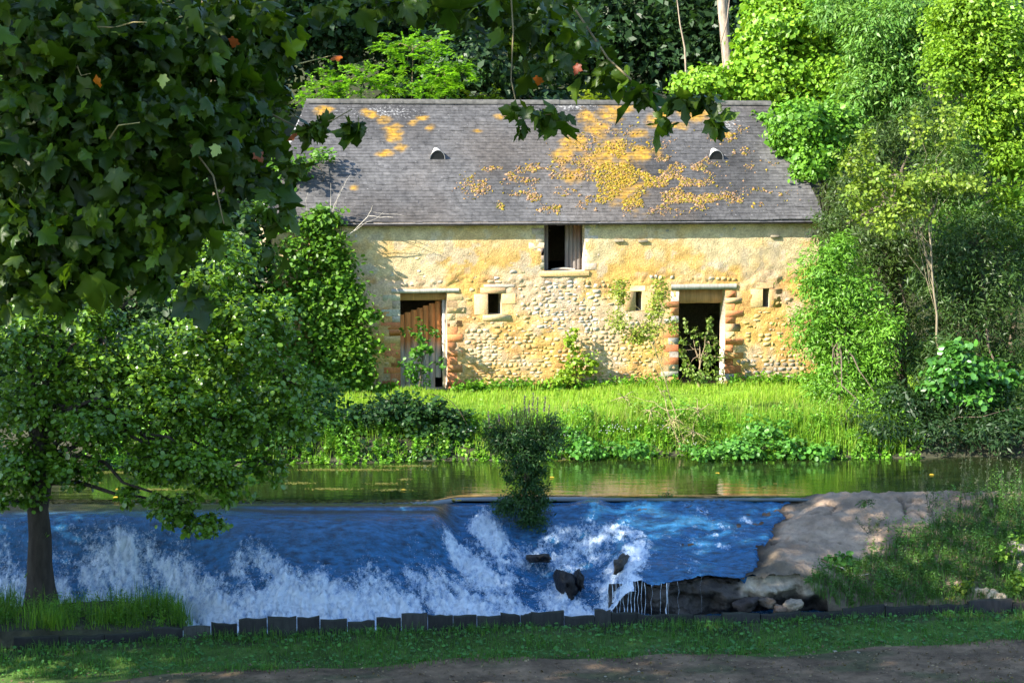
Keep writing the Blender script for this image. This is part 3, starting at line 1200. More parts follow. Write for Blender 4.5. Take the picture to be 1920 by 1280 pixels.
# surrounds of the small windows: lintel, two jamb stones
for nme, w in (('square', .36), ('slit_a', .3), ('slit_b', .33), ('left_slit', .3)):
    a, b, c, e = OPEN[nme]
    block(a - w * .55, b + w * .3, e + .005, e + .15, jc(OCH * 1.05, .05), .012, 'lintel')
    block(a - w, a - .002, c + .0, e - .005, jc(OCH * .98, .05), .008, 'jamb_stone')
    if nme == 'square':
        block(b + .002, b + w, c + .27, e - .005, jc(OCH, .05), .008, 'jamb_stone')
        block(b + .002, b + w * .8, c, c + .26, jc(OCH * .95, .05), .008, 'jamb_stone')
        block(a - w * .4, a + w * 1.6, c - .16, c - .006, jc(OCH * .8 + GRY * .2, .05), .02, 'sill_stone')
    else:
        block(b + .002, b + w, c, e - .005, jc(OCH, .05), .008, 'jamb_stone')
block(-.72, .06, 3.29, 3.36, jc(CRM * 1.3, .02), .018, 'drip_stone')
block(.70, 1.98, 3.55, 3.675, jc(OCH * 1.05, .03), .035, 'sill')


def beam(s0, s1, z0, z1, d0, d1, col, name='lintel_beam', parent=None):
    mb = MB()
    n = 7
    s = np.linspace(s0, s1, n)
    w = np.stack([.012 * vnoise(xyz(s * 3, z0)), .012 * vnoise(xyz(s * 3, z1 + 4))], -1)
    rows = [np.stack([s, 0 * s + d1, z0 + w[:, 0]], -1), np.stack([s, 0 * s + d0, z0 + w[:, 0]], -1), np.stack([s, 0 * s + d0, z1 + w[:, 1]], -1), np.stack([s, 0 * s + d1, z1 + w[:, 1]], -1)]
    mb.add(np.array(rows), grid(4, n)[:, ::-1], col)
    return mb.build(name, M['wood'], parent or barn)


beam(-3.05, -1.35, 3.17, 3.27, -.02, .3, (.36, .33, .27))
beam(4.12, 5.85, 3.17, 3.31, -.025, .3, (.30, .28, .24))
OCC += [(-3.1, -1.3, 3.1, 3.3), (4.1, 5.9, 3.1, 3.33), (.6, 2.05, 3.5, 3.72)]
beam(-2.83, -1.65, 2.97, 3.165, .27, .48, (.40, .22, .09), 'inner_beam')
beam(4.33, 5.56, 2.80, 3.165, .27, .48, (.42, .23, .10), 'inner_beam')


def rubble():
    rg = np.random.default_rng(21)
    pal = [(.56, .38, .16), (.50, .33, .14), (.55, .43, .31), (.45, .42, .37), (.48, .28, .14), (.53, .47, .36), (.38, .27, .15), (.58, .42, .24)]
    out = []
    s_blk = S0
    while s_blk < S1 - .3:
        s_end = min(s_blk + rg.uniform(.5, 1.1), S1 - .03)
        z = .60 + rg.uniform(0, .08)
        while z < 4.8:
            h = rg.uniform(.06, .135)
            s = s_blk + rg.uniform(-.04, .04)
            while s < s_end - .05:
                w = rg.uniform(.08, .25)
                if s + w > s_end + .06:
                    w = max(s_end - s, .08)
                cs, cz = s + w / 2, z + h / 2
                p = .95 if cz < 2.0 else (.72 if cz < 2.7 else (.45 if cz < 3.45 else .035))
                if cs > 5.9 and cz > 1.5:
                    p *= .35
                if 3.45 < cz < 3.75:
                    p = .12
                greyish = abs(cs - 1.4) < .8 and 2.1 < cz < 3.5
                dark = cs > 5.9 and cz < 1.35
                if greyish or dark:
                    p = .95
                hit = any(a < s + w and b > s and c < z + h and e > z for a, b, c, e in OCC)
                if not hit and rg.random() < p and s + w < S1 - .02:
                    col = _arr(pal[rg.integers(0, len(pal))])
                    loc = wall_colour(_arr([cs]), _arr([cz]))[0]
                    mixw = .42
                    if greyish and rg.random() < .6:
                        col, mixw = _arr([.43, .41, .38]), .7
                    if dark and rg.random() < .8:
                        col, mixw = _arr([.26, .24, .21]), .85
                    if cz > 3.45:
                        col = _arr([.36, .36, .36]) if rg.random() < .6 else _arr([.5, .4, .2])
                        mixw = .6
                    if cz < 1.3 and rg.random() < .4:
                        col = col * .7
                    col = np.clip((col * mixw + loc * (1 - mixw)) * math.exp(rg.normal(0, .12)), .03, .7)
                    proud = rg.uniform(.000, .010) if cz < 3.4 else .004
                    jz = rg.normal(0, .012)
                    out.append((w * h * (1 if cs > -3.2 else .2), s + .006, s + w - .006, z + .005 + jz, z + h - .005 + jz, proud, col))
                s += w
            z += h
        s_blk = s_end
    out.sort(key=lambda q: -q[0])
    rest = MB()
    for i, (ar, a, b, c, e, pr, col) in enumerate(out):
        V, Q, T = stone_verts(rg, a, b, c, e, pr)
        if i < 215:
            mb = MB()
            mb.add(V, Q, col)
            mb.f[3] = [T]
            mb.build('stone', M['stone'], wall)
        else:
            n0 = rest.n
            rest.add(V, Q, col)
            rest.f.setdefault(3, []).append(T + n0)
    rest.build('rubble', M['stone'], wall, kind='stuff')


rubble()

# doors and shutters
jm = MB()
box(jm, (-1.725, .30, .6), (-1.652, .40, 2.97), (.62, .56, .46), .003)
jm.build('door_frame', M['wood'], barn)
door = bpy.data.objects.new('door', None)
COL.objects.link(door)
door.parent = barn
nb_ = 7
for i in range(nb_):
    a = -2.82 + i * (1.08 / nb_)
    b = a + 1.08 / nb_ - .008
    top = 2.60 + .055 * (i + .5) * 1.0 - .03
    bot = .74 + (.25 if i == nb_ - 1 else .0)
    mb = MB()
    zs_ = np.linspace(bot, top, 9)
    cr = _arr([.30, .28, .25])
    bt = _arr([.42, .16, .05])
    k = sstep(1.55, 1.95, zs_ + .05 * rng.normal() - .05 * i * .3)[:, None]
    cz_ = (cr * (1 - k) + bt * k) * math.exp(rng.normal(0, .08))
    d = .42 + rng.normal(0, .004)
    rows = [np.stack([np.full(9, q), np.full(9, dd), zs_], -1) for q, dd in ((a, d + .03), (a, d), (b, d + .002), (b, d + .032))]
    mb.add(np.array(rows), grid(4, 9)[:, ::-1], np.tile(cz_, (4, 1)))
    mb.build('plank', M['wood'], door)
mb = MB()
box(mb, (-2.83, .36, .6), (-1.66, .48, .74), (.3, .28, .24), .004)
mb.build('threshold', M['stone'], barn)
# two shutters folded inwards in the loft opening, and a plank on its sill
mb = MB()
for k in range(2):
    sh = bpy.data.objects.new('shutter', None)
    COL.objects.link(sh)
    sh.parent = barn
    if k == 0:
        bs = [(.825, .90, .30), (.902, .985, .34)]
    else:
        bs = [(1.44, 1.54, .40), (1.542, 1.63, .36), (1.632, 1.73, .33), (1.732, 1.82, .30)]
    for a, b, d in bs:
        mb = MB()
        zs_ = np.linspace(3.70, 5.0, 7)
        cr = _arr([.15, .13, .115])
        bt = _arr([.22, .10, .05])
        kk = sstep(4.35, 4.7, zs_)[:, None] * (.9 if a > 1.6 else .35)
        cz_ = (cr * (1 - kk) + bt * kk) * math.exp(rng.normal(0, .1))
        rows = [np.stack([np.full(7, q), np.full(7, dd), zs_], -1) for q, dd in ((a, d + .03), (a, d), (b, d - .02), (b, d + .03))]
        mb.add(np.array(rows), grid(4, 7)[:, ::-1], np.tile(cz_, (4, 1)))
        mb.build('plank', M['wood'], sh)
mb = MB()
t_ = np.linspace(0, 1, 7)
tube(mb, np.stack([1.05 + .6 * t_, .2 + 0 * t_, 3.70 + .03 * np.sin(t_ * 3.1)], -1), .025, 6, (.4, .36, .3))
mb.build('sill_log', M['wood'], barn)
# put-log stone ends under the eave
for px, py in ((1452, 443), (1160, 451), (1205, 452)):
    s, z = wall_px(px, py)
    block(s - .12, s + .12, z - .035, z + .035, (.2, .17, .12), .06, 'stone')

# roof
EAVE = np.array([-.22, 4.95])
RIDGE = np.array([3.1, 8.0])
RL = np.linalg.norm(RIDGE - EAVE)
UPd, UPz = (RIDGE - EAVE) / RL
ND, NZ = -UPz, UPd


def roof_pt(s, v, h=0):
    """point of the front roof slope: s along the eave, v up the slope, h off it"""
    s, v, h = np.broadcast_arrays(np.asarray(s, float), np.asarray(v, float), np.asarray(h, float))
    sag = -.03 * np.sin((s + 6) / 14 * math.pi) * (1 - v / RL * .5) + .012 * vnoise(xyz(s.ravel() * .7, v.ravel() * .7)).reshape(s.shape)
    return np.stack([s, EAVE[0] + UPd * v + ND * (h + sag), EAVE[1] + UPz * v + NZ * (h + sag)], -1)


def roof_px(u, v):
    d = ray(u, v)
    up = NB * UPd + np.array([0, 0, UPz])
    n = np.cross(UB, up)
    P = np.array([0, 50.0, 0]) + EAVE[0] * NB + np.array([0, 0, EAVE[1]])
    t = ((P - CAM) @ n) / (d @ n)
    q = CAM + t * d - P
    return q @ UB, q @ up


def hip_l(v):
    return -6.2 + (6.2 - 4.88) * v / RL


def hip_r(v):
    return 8.16 - (8.16 - 7.62) * v / RL


roof = bpy.data.objects.new('roof', None)
COL.objects.link(roof)
roof.parent = barn
mb = MB()
eb = 6.2 + .25
A = [(-6.2, EAVE[0], EAVE[1]), (8.16, EAVE[0], EAVE[1]), (8.16, eb, EAVE[1]), (-6.2, eb, EAVE[1]), (-4.88, 3.1, 8.0), (7.62, 3.1, 8.0)]
A = _arr(A)
A[:, 2] -= .06
dk = MB()
dk.add(A, [[0, 1, 5, 4], [2, 3, 4, 5]], (.12, .115, .12, 0))
dk.add(A, [[1, 2, 5], [3, 0, 4]], (.24, .235, .24, .4))
dk.add(A - _arr([0, 0, .05]), [[3, 2, 1, 0]], (.10, .075, .05))
dk.build('deck', M['slate'], roof)
mb = MB()
box(mb, (-6.15, EAVE[0] + .02, EAVE[1] - .10), (8.12, EAVE[0] + .06, EAVE[1] - .015), (.10, .085, .07))
mb.build('fascia', M['wood'], roof)

LICH = [(693, 215, 14, 8), (722, 224, 13, 8), (737, 250, 16, 16), (752, 277, 10, 6), (722, 287, 16, 5), (605, 207, 16, 9), (661, 352, 8, 6), (775, 229, 8, 5), (795, 221, 12, 5), (807, 238, 8, 6), (895, 245, 10, 4), (932, 218, 8, 5), (958, 215, 12, 8), (1097, 215, 12, 14), (1140, 215, 24, 16), (1122, 240, 24, 16), (1170, 205, 16, 10), (1085, 265, 20, 16), (1055, 290, 20, 14), (1150, 275, 32, 24), (1195, 250, 18, 9), (1225, 230, 16, 12), (1300, 215, 22, 12), (1320, 213, 14, 12), (1350, 250, 20, 9), (1075, 330, 24, 12), (1165, 335, 36, 46), (1200, 290, 30, 14), (1160, 365, 28, 12), (1120, 300, 26, 18), (1065, 265, 14, 10), (1240, 215, 14, 8), (1272, 235, 14, 7)]
MOSS = [(900, 345, 30, 18, 110), (935, 322, 40, 8, 90), (985, 330, 45, 12, 110), (1005, 320, 25, 12, 70), (1000, 368, 40, 8, 90), (1075, 310, 40, 45, 160), (1150, 310, 60, 60, 430), (1200, 330, 60, 40, 340), (1250, 310, 40, 30, 130), (1290, 350, 45, 25, 260), (1330, 375, 40, 14, 190), (1310, 310, 25, 12, 70), (1380, 290, 20, 12, 50), (1420, 310, 25, 8, 50), (1440, 365, 35, 12, 90), (1400, 380, 20, 8, 40), (1220, 380, 100, 14, 330), (1040, 390, 30, 6, 40), (940, 385, 8, 5, 12), (1250, 345, 60, 25, 200), (1370, 250, 30, 20, 40), (1120, 350, 50, 30, 150)]
LUV = []
for u, v, ru, rv in LICH:
    s, w = roof_px(u, v)
    s2, _ = roof_px(u + ru, v)
    _, w2 = roof_px(u, v - rv)
    LUV.append((s, w, abs(s2 - s), abs(w2 - w)))


def lichen(s, v):
    f = np.zeros(s.shape)
    n = fbm(xyz(s * 5, v * 5, 1.0), 4, .6)
    for a, b, ra, rb in LUV:
        d = np.hypot((s - a) / ra, (v - b) / rb)
        f = np.maximum(f, sstep(1.35, .45, d + .5 * n))
    return f


def slate_col(s, v, rg):
    c0 = _arr([.070, .067, .066]) * math.exp(rg.normal(0, .07))
    return c0


def make_slates():
    rg = np.random.default_rng(5)
    ex = .112
    rows = int(RL / ex)
    items = []
    for r in range(rows + 1):
        v0 = r * ex
        v1 = min(v0 + ex * 1.9, RL + .01)
        s = hip_l(v0) + (-.1 if r % 2 else 0) + rg.uniform(0, .03)
        while s < hip_r(v0):
            w = .205 + rg.uniform(-.02, .02)
            a, b = max(s, hip_l(v0 + ex * .5)), min(s + w - .004, hip_r(v0 + ex * .5))
            if b - a > .04:
                items.append((a, b, v0, v1))
            s += w
    def geo(a, b, v0, v1):
        j = rg.normal(0, .006)
        v0 = v0 + j
        hb = .010 + abs(rg.normal(0, .004))
        ht = .003
        # face points over a 3 x 3 lattice so that lichen shows inside a slate
        ss = np.linspace(a, b, 4)
        vs = np.linspace(v0, v1, 6)
        Sg, Vg = np.meshgrid(ss, vs, indexing='ij')
        Hg = hb + (ht - hb) * (Vg - v0) / (v1 - v0) + rg.normal(0, .0015)
        top = roof_pt(Sg, Vg, Hg).reshape(-1, 3)
        bot = roof_pt(_arr([a, (a + b) / 2, b]), np.full(3, v0), np.full(3, .0))
        base = slate_col(a, v0, rg)
        S_, V_ = Sg.ravel(), Vg.ravel()
        c = np.tile(base, (24, 1))
        br = fbm(xyz(S_ * .8, V_ * .5, 3.0), 4)
        c = c * (1 + .45 * br)[:, None]
        warm = sstep(-.1, .7, fbm(xyz(S_ * .5, V_ * .4, 9.0), 3))[:, None]
        c = c * (1 - .35 * warm) + _arr([.095, .076, .060]) * .35 * warm
        l = (lichen(S_, V_) * np.clip(.75 + .45 * fbm(xyz(S_ * 11, V_ * 13, 8.0), 3, .6), 0, 1))[:, None]
        lc = _arr([.32, .175, .016]) * math.exp(rg.normal(0, .12))
        c = c * (1 - l) + lc * l
        wh = (np.exp(-((S_ + 2.9) / .9) ** 2) * np.exp(-((V_ - 4.05) / .28) ** 2) + np.exp(-((S_ - 2.2) / .8) ** 2) * np.exp(-((V_ - 4.3) / .14) ** 2) + np.exp(-((S_ - 6.2) / .45) ** 2) * np.exp(-((V_ - 3.7) / .5) ** 2))
        al = np.clip(wh, 0, 1)[:, None] * (1 - l) + l * -.3
        V = np.concatenate([top, bot])
        C = np.concatenate([np.concatenate([c, al], 1), np.tile([*(base * .8), 0], (3, 1))])
        F = grid(4, 6)
        i0 = np.array([[0, 24, 25, 6], [6, 25, 25, 12], [12, 25, 26, 18]])[[0, 2]]
        return V, np.concatenate([F, i0]), C
    # the largest and nearest in view get objects of their own: those clear of moss in the middle of the slope
    idx = [i for i, q in enumerate(items) if 1.2 < q[2] < 2.1 and -4.4 < q[0] < 1.5]
    own = set(idx[:150])
    rest = MB()
    for i, q in enumerate(items):
        V, F, C = geo(*q)
        if i in own:
            m = MB()
            m.add(V, F, C)
            m.build('slate', M['slate'], roof)
        else:
            rest.add(V, F, C)
    rest.build('slates', M['slate'], roof, kind='stuff')


make_slates()


def make_moss():
    rg = np.random.default_rng(11)
    mb = MB()
    pal = _arr([(.25, .155, .02), (.20, .155, .022), (.21, .13, .06), (.26, .16, .10), (.30, .22, .03), (.13, .12, .025)])
    for u, v, ru, rv, n in MOSS:
        n = int(n * 4.2)
        pu = u + ru * .62 * rg.normal(size=n)
        pv = v + rv * .62 * rg.normal(size=n)
        kf = fbm(xyz(pu * .045, pv * .07, 2.0), 4)
        ok = kf > -.12
        for a, b in zip(pu[ok], pv[ok]):
            s, w = roof_px(a, b)
            if not (hip_l(w) + .1 < s < hip_r(w) - .1 and .0 < w < RL - .15):
                continue
            r = min(rg.lognormal(-3.95, .45), .055)
            h = r * rg.uniform(.2, .5)
            an = np.arange(6) * math.pi / 3 + rg.random()
            rr = r * rg.uniform(.5, 1.5, 6)
            V = np.concatenate([
                roof_pt(s + rr * np.cos(an), w + rr * np.sin(an) * .8, .005),
                roof_pt(s + rr * .65 * np.cos(an), w + rr * .65 * np.sin(an) * .8 - .1 * r, h * .8 + .02),
                roof_pt(_arr([s]), _arr([w - .1 * r]), h + .02)])
            if 1115 < a < 1225 and 260 < b < 385:
                c = pal[rg.choice(6, p=[.34, .3, .06, .06, .22, .02])]
            else:
                c = pal[rg.choice(6, p=[.14, .12, .28, .3, .08, .08])]
            c = c * math.exp(rg.normal(0, .2))
            k = np.arange(6)
            k2 = (k + 1) % 6
            n0 = mb.n
            mb.add(V, np.stack([k, k2, k2 + 6, k + 6], -1), c)
            mb.f.setdefault(3, []).append(np.stack([k + 6, k2 + 6, np.full(6, 12)], -1) + n0)
    mb.build('moss', M['moss'], roof, kind='stuff', smooth=True)


make_moss()
# ridge tiles
for i in range(30):
    s0 = -4.9 + i * (12.54 / 30)
    s1 = s0 + 12.54 / 30 + .02
    mb = MB()
    an = np.linspace(-.2, math.pi + .2, 8)
    r = .12 + .004 * (i % 2) + rng.normal(0, .002)
    P0 = np.stack([np.full(8, s0), 3.1 - r * np.cos(an), 7.95 + r * .85 * np.sin(an)], -1)
    P1 = P0 + _arr([s1 - s0, 0, rng.normal(0, .004)])
    mb.add(np.concatenate([P0, P1]), [[k, k + 1, k + 9, k + 8] for k in range(7)], np.append(_arr([.085, .08, .07]) * math.exp(rng.normal(0, .15)), 0))
    mb.build('ridge_tile', M['slate'], roof)
# two arched vent hoods
for px, py in ((820, 298), (1342, 299)):
    s, v = roof_px(px, py)
    vt = bpy.data.objects.new('roof_vent', None)
    COL.objects.link(vt)
    vt.parent = barn
    n = 9
    an = np.linspace(0, math.pi, n)
    ra = .20
    fr = roof_pt(s - ra * np.cos(an), np.full(n, v - .02), np.sin(an) * 0 + .01)
    # arch front stands upright from the slope; the hood runs back and dies into the slates
    front = fr + np.stack([0 * an, 0 * an - .10 * np.sin(an), .25 * np.sin(an)], -1)
    back = roof_pt(s - ra * .3 * np.cos(an), np.full(n, v + .36), .03 + .05 * np.sin(an))
    mb = MB()
    mb.add(np.concatenate([front, back]), [[k + 1, k, k + n, k + n + 1] for k in range(n - 1)], (.50, .48, .45))
    mb.add(np.concatenate([front * 1, front * 1 + np.stack([.012 * np.cos(an), 0 * an + .004, -.014 * np.sin(an)], -1)]), [[k, k + 1, k + n + 1, k + n] for k in range(n - 1)], (.42, .40, .38))
    mb.build('hood', M['metal'], vt, smooth=True)
    mb = MB()
    inn = front + _arr([0, .012, -.008])
    mb.add(np.concatenate([inn, [inn[0] * .5 + inn[-1] * .5]]), [[k, k + 1, n] for k in range(n - 1)], (.02, .02, .02))  # near-black face painted in for the shaded hollow of the hood
    mb.build('painted_opening', M['metal'], vt)

# ------------------------------------------------------------------ trees
BARK = (.11, .085, .06)


def limbs(mb, base, top, targets, r0, rg, col=BARK, seg=7, lr=.35):
    top = np.asarray(top, float)
    base = np.asarray(base, float)
    tr = bez(base, top, 0, 9, .012 * np.linalg.norm(top - base) / 2, rg)
    h = np.linspace(0, 1, 9)
    tube(mb, tr, r0 * (1 - .5 * h) + r0 * .45 * np.exp(-h * 14), 10, col)
    for c in targets:
        k = rg.integers(4, 9)
        a = tr[k]
        P = bez(a, c, np.linalg.norm(c - a) * .08, seg, .03 * np.linalg.norm(c - a), rg)
        tube(mb, P, np.linspace(r0 * lr, r0 * .06, seg), 6, col)


def twigs(mb, hubs, ends, r, rg, col=BARK):
    for e in ends:
        h = hubs[np.argmin(np.linalg.norm(hubs - e, axis=1))]
        tube(mb, bez(h, e, .03, 4, .04 * np.linalg.norm(e - h), rg), np.linspace(r, r * .3, 4), 4, col)


def tree(name, label, cat, base, top, clumps, size, cols, tmpl=T_QUAD, r0=.2, bark=BARK, mat='leaf', group=None, own=0, ntwig=0, seed=0, lr=.35, nlimb=99, **kw):
    rg = np.random.default_rng(seed + 100)
    base = np.asarray(base, float)
    t = thing(name, label, cat, base, 0, group)
    L = leaf_set(rg, clumps, size, cols, **kw)
    hubs = np.array([c for c, r, n in clumps])
    tm = MB()
    limbs(tm, base, top, hubs[:nlimb], r0, rg, bark, lr=lr)
    if ntwig:
        twigs(tm, hubs, L['sub'][rg.permutation(len(L['sub']))[:ntwig]], .012 + r0 * .03, rg, bark)
    shift(tm, base).build('trunk', M['bark'], t, smooth=True)
    n = len(L['P'])
    ownidx = np.zeros(n, bool)
    if own:
        # the leaves that show largest: those nearest the camera inside the frame
        q = L['P'] - CAM
        w = q @ _F
        u = 960 + FP * (q @ _R) / w
        v = 640 - FP * (q @ _U) / w
        inside = (u > 0) & (u < 1920) & (v > 0) & (v < 1280) & (w > 1)
        sc = np.where(inside, L['S'] / w, 0)
        ownidx[np.argsort(-sc)[:own]] = True
    r = ~ownidx
    mb = MB()
    vs_ = T_PLANES if tmpl is T_PLANE else [tmpl]
    far = np.zeros(n, bool)
    if tmpl is T_PLANE:
        # leaves of the crown that never come into view are plainer
        q = L['P'] - CAM
        w = np.maximum(q @ _F, .1)
        far = (np.abs(FP * (q @ _R) / w) > 1250) | (np.abs(FP * (q @ _U) / w) > 950) | (q @ _F < 1)
        put_leaves(mb, L['P'][r & far] - base, L['N'][r & far], L['D'][r & far], L['S'][r & far] * 1.5, T_QUAD, L['C'][r & far])
    for k, tv in enumerate(vs_):
        q = np.nonzero(r & ~far)[0][k::len(vs_)]
        put_leaves(mb, L['P'][q] - base, L['N'][q], L['D'][q], L['S'][q], tv, L['C'][q])
    mb.build('crown', M[mat], t, kind='stuff')
    for i in np.nonzero(ownidx)[0]:
        m1 = MB()
        put_leaves(m1, L['P'][i:i + 1] * 0, L['N'][i:i + 1], L['D'][i:i + 1], L['S'][i:i + 1], vs_[i % len(vs_)], L['C'][i:i + 1])
        m1.build('leaf', M[mat], t, loc=L['P'][i] - base)
    return t


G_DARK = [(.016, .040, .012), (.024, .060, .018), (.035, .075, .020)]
G_MID = [(.045, .12, .018), (.06, .15, .022), (.035, .10, .03)]
G_LIME = [(.17, .36, .02), (.22, .40, .025), (.13, .30, .02)]
G_YEL = [(.22, .30, .02), (.28, .32, .02), (.16, .26, .02)]
G_BLUE = [(.04, .12, .05), (.06, .15, .06), (.05, .13, .03)]

# --- dark wood on the hillside behind the barn
fw = [(-19, 66, 13, 5), (-12, 68, 10, 5), (-6, 70, 10.5, 4.8), (-1, 68, 9.5, 4.2), (4, 71, 10.5, 4.8), (9, 70, 12, 5), (15, 68, 12, 5.5), (22, 66, 13, 6)]
fl_ = ['broad dark tree of the hillside wood, furthest behind the hanging plane leaves', 'dark bushy tree behind the bright saplings at the roof ridge', 'dark tree rising above the roof behind the taller bright sapling', 'dark maple above the middle of the roof ridge', 'dark maple standing left of the bare pale trunk', 'dark tree deep behind the sunlit maple', 'tall dark tree behind the grey green branches', 'outermost dark tree behind the yellow green crown']
for i, (x, y, z, r) in enumerate(fw):
    b = (x, y, float(ground_z(x, y)) - .2)
    cl = []
    rg = np.random.default_rng(40 + i)
    for k in range(9):
        d = nrm(rg.normal(size=3)) * r * rg.uniform(.3, .8)
        c = _arr([x, y, z]) + d * _arr([1, .8, .75])
        cl.append((c, _arr([r * .5, r * .5, r * .42]), 1500))
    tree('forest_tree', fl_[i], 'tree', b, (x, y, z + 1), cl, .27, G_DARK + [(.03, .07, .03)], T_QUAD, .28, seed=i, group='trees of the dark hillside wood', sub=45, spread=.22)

# --- tall trees whose high crowns shade the wood
tl = ['tall bare trunk rising out of the sunlit maple behind the roof', 'tall tree with a bare lower trunk hidden by plane leaves', 'tall tree whose high crown spreads over the hillside wood']
for i, (x, y, lean) in enumerate([(6.55, 63.5, .25), (-9.5, 64.5, -.5), (-17.5, 64, 0)]):
    b = (x, y, float(ground_z(x, y)) - .2)
    cl = []
    rg = np.random.default_rng(70 + i)
    for k in range(11):
        c = _arr([x - 1.5, y + .5, 18.5]) + rg.uniform(-1, 1, 3) * _arr([5.2, 2.6, 3.2]) if i else _arr([x + 1, y + 3.5, 18]) + rg.uniform(-1, 1, 3) * _arr([3.2, 2.0, 3.0])
        cl.append((c, _arr([2.2, 2.0, 1.5]), 1000))
    tree('tall_tree', tl[i], 'tree', b, (x + lean, y, 17), cl, .36, G_MID, T_QUAD, .22, (.30, .24, .18) if i == 0 else BARK, seed=50 + i, group='tall trees above the hillside wood', sub=40)
# thin leaning stem beside the bare trunk
sp = thing('sapling', 'thin bare leaning stem just beside the tall pale trunk', 'sapling', at(1290, 175, 62.5))
mb = MB()
P = np.array([at(1288, 180, 62.5), at(1284, 90, 62.5), at(1275, 45, 62.5), at(1266, -30, 62.5)])
tube(mb, P, [.035, .03, .022, .016], 6, (.28, .22, .16))
P2 = np.array([at(1352, 80, 63), at(1363, 40, 63), at(1370, -20, 63)])
tube(mb, P2, [.02, .02, .014], 6, (.26, .2, .15))
shift(mb, at(1290, 175, 62.5)).build('stem', M['bark'], sp, smooth=True)


# --- bright saplings with feathered leaves along the ridge
def feather_tree(label, base, top, fronds, cols, seed, nleaf=13, ll=.16, flen=.55, name='sapling', r0=.03, group=None, kind='sapling'):
    rg = np.random.default_rng(seed)
    base = np.asarray(base, float)
    t = thing(name, label, kind, base, 0, group)
    tm = MB()
    tr = bez(base, top, 0, 7, .05, rg)
    tube(tm, tr, np.linspace(r0, r0 * .4, 7), 6, (.22, .16, .09))
    mb = MB()
    for c, r, n in fronds:
        hub = tr[np.argmin(np.linalg.norm(tr - c, axis=1))]
        tube(tm, bez(hub, c, .1, 5, .05, rg), np.linspace(r0 * .5, .006, 5), 5, (.22, .16, .09))
        for k in range(n):
            p0 = c + nrm(rg.normal(size=3)) * r * rg.random() ** .5 * .85
            d = nrm(nrm(p0 - c) * _arr([1, 1, .4]) + rg.normal(size=3) * .4 + _arr([0, -.2, .2]))
            u = np.linspace(0, 1, nleaf)
            fl2 = flen * rg.uniform(.7, 1.2)
            sp_ = p0 + d * (u * fl2)[:, None] - _arr([0, 0, 1]) * (.35 * fl2 * u ** 2)[:, None]
            side = nrm(np.cross(d, [0, 0, 1.0]))
            col = palette(rg, 1, cols, .15)
            for sg in (-1, 1):
                N = np.tile(_arr([0, 0, 1]), (nleaf, 1)) + rg.normal(0, .25, (nleaf, 3)) - .2 * d
                D = np.tile(side * sg + d * .3 - _arr([0, 0, .15]), (nleaf, 1))
                put_leaves(mb, sp_, N, D, ll * (1 - .45 * u), T_QUAD, np.clip(np.tile(col, (nleaf, 1)) * np.exp(rg.normal(0, .1, (nleaf, 1))), 0, 1))
    shift(tm, base).build('trunk', M['bark'], t, smooth=True)
    shift(mb, base).build('crown', M['leaf'], t, kind='stuff')
    return t


Yr = 60.5
kk = Yr / FP
gz = lambda p: _arr([p[0], p[1], float(ground_z(p[0], p[1])) - .05])
SAP = 'bright saplings behind the roof ridge'
feather_tree('tall bright feathery sapling with a thin stem above the ridge', gz(at(776, 190, Yr)), at(772, 95, Yr), [(at(770, 90, Yr), 45 * kk, 30), (at(820, 75, Yr), 30 * kk, 16), (at(735, 90, Yr), 25 * kk, 14), (at(760, 130, Yr), 30 * kk, 12)], G_LIME, 301, group=SAP)
feather_tree('fuller bright feathery sapling beside the tall thin one', gz(at(830, 190, Yr - .5)), at(835, 130, Yr - .5), [(at(825, 135, Yr - .5), 45 * kk, 40), (at(850, 160, Yr - .5), 38 * kk, 34), (at(805, 170, Yr - .5), 36 * kk, 30), (at(865, 130, Yr - .5), 20 * kk, 14)], G_LIME, 302, group=SAP)
feather_tree('low bright feathery bush at the plane leaves end of the ridge', gz(at(650, 190, Yr)), at(655, 150, Yr), [(at(640, 155, Yr), 45 * kk, 44), (at(690, 150, Yr), 36 * kk, 32), (at(600, 175, Yr), 34 * kk, 26), (at(730, 170, Yr), 32 * kk, 26), (at(575, 182, Yr), 20 * kk, 12)], G_LIME, 303, group=SAP)
feather_tree('small yellow green tip peeping over the ridge beside the fuller sapling', gz(at(890, 195, Yr)), at(890, 180, Yr), [(at(890, 183, Yr), 16 * kk, 14), (at(920, 187, Yr), 14 * kk, 10)], G_YEL, 304, group=SAP)
feather_tree('small yellow green tip peeping over the middle of the ridge', gz(at(1115, 195, Yr)), at(1115, 180, Yr), [(at(1112, 182, Yr), 20 * kk, 20), (at(1145, 187, Yr), 16 * kk, 12)], G_YEL, 305, group=SAP)

# --- sunlit maple behind the right end of the roof, spilling over it
Ym = 59.5
cl = [px_clump(*q) for q in [(1325, 155, Ym, 56, 34, 1700), (1310, 165, Ym, 50, 26, 1500), (1435, 100, Ym, 56, 60, 2600), (1480, 40, Ym, 80, 60, 3000), (1430, 160, Ym, 70, 50, 2600), (1500, 130, Ym, 70, 60, 2800), (1580, 60, Ym + 1, 80, 70, 3000), (1560, 150, Ym, 70, 60, 2600), (1425, 20, Ym + 1, 36, 40, 1100), (1520, 200, Ym, 60, 50, 2300), (1640, 10, Ym + 1, 60, 50, 1800)]]
tree('maple', 'sunlit yellow green maple behind the end of the roof', 'tree', gz(at(1480, 190, Ym + .5)), at(1480, 60, Ym + .5), [(a, b, int(n * 1.9)) for a, b, n in cl], .125, [(.14, .31, .018), (.19, .36, .02), (.11, .27, .025), (.26, .36, .02)], T_ROUND, .16, seed=61, sub=34, spread=.19, up=.5, outw=.7)
Yv_ = 52.5
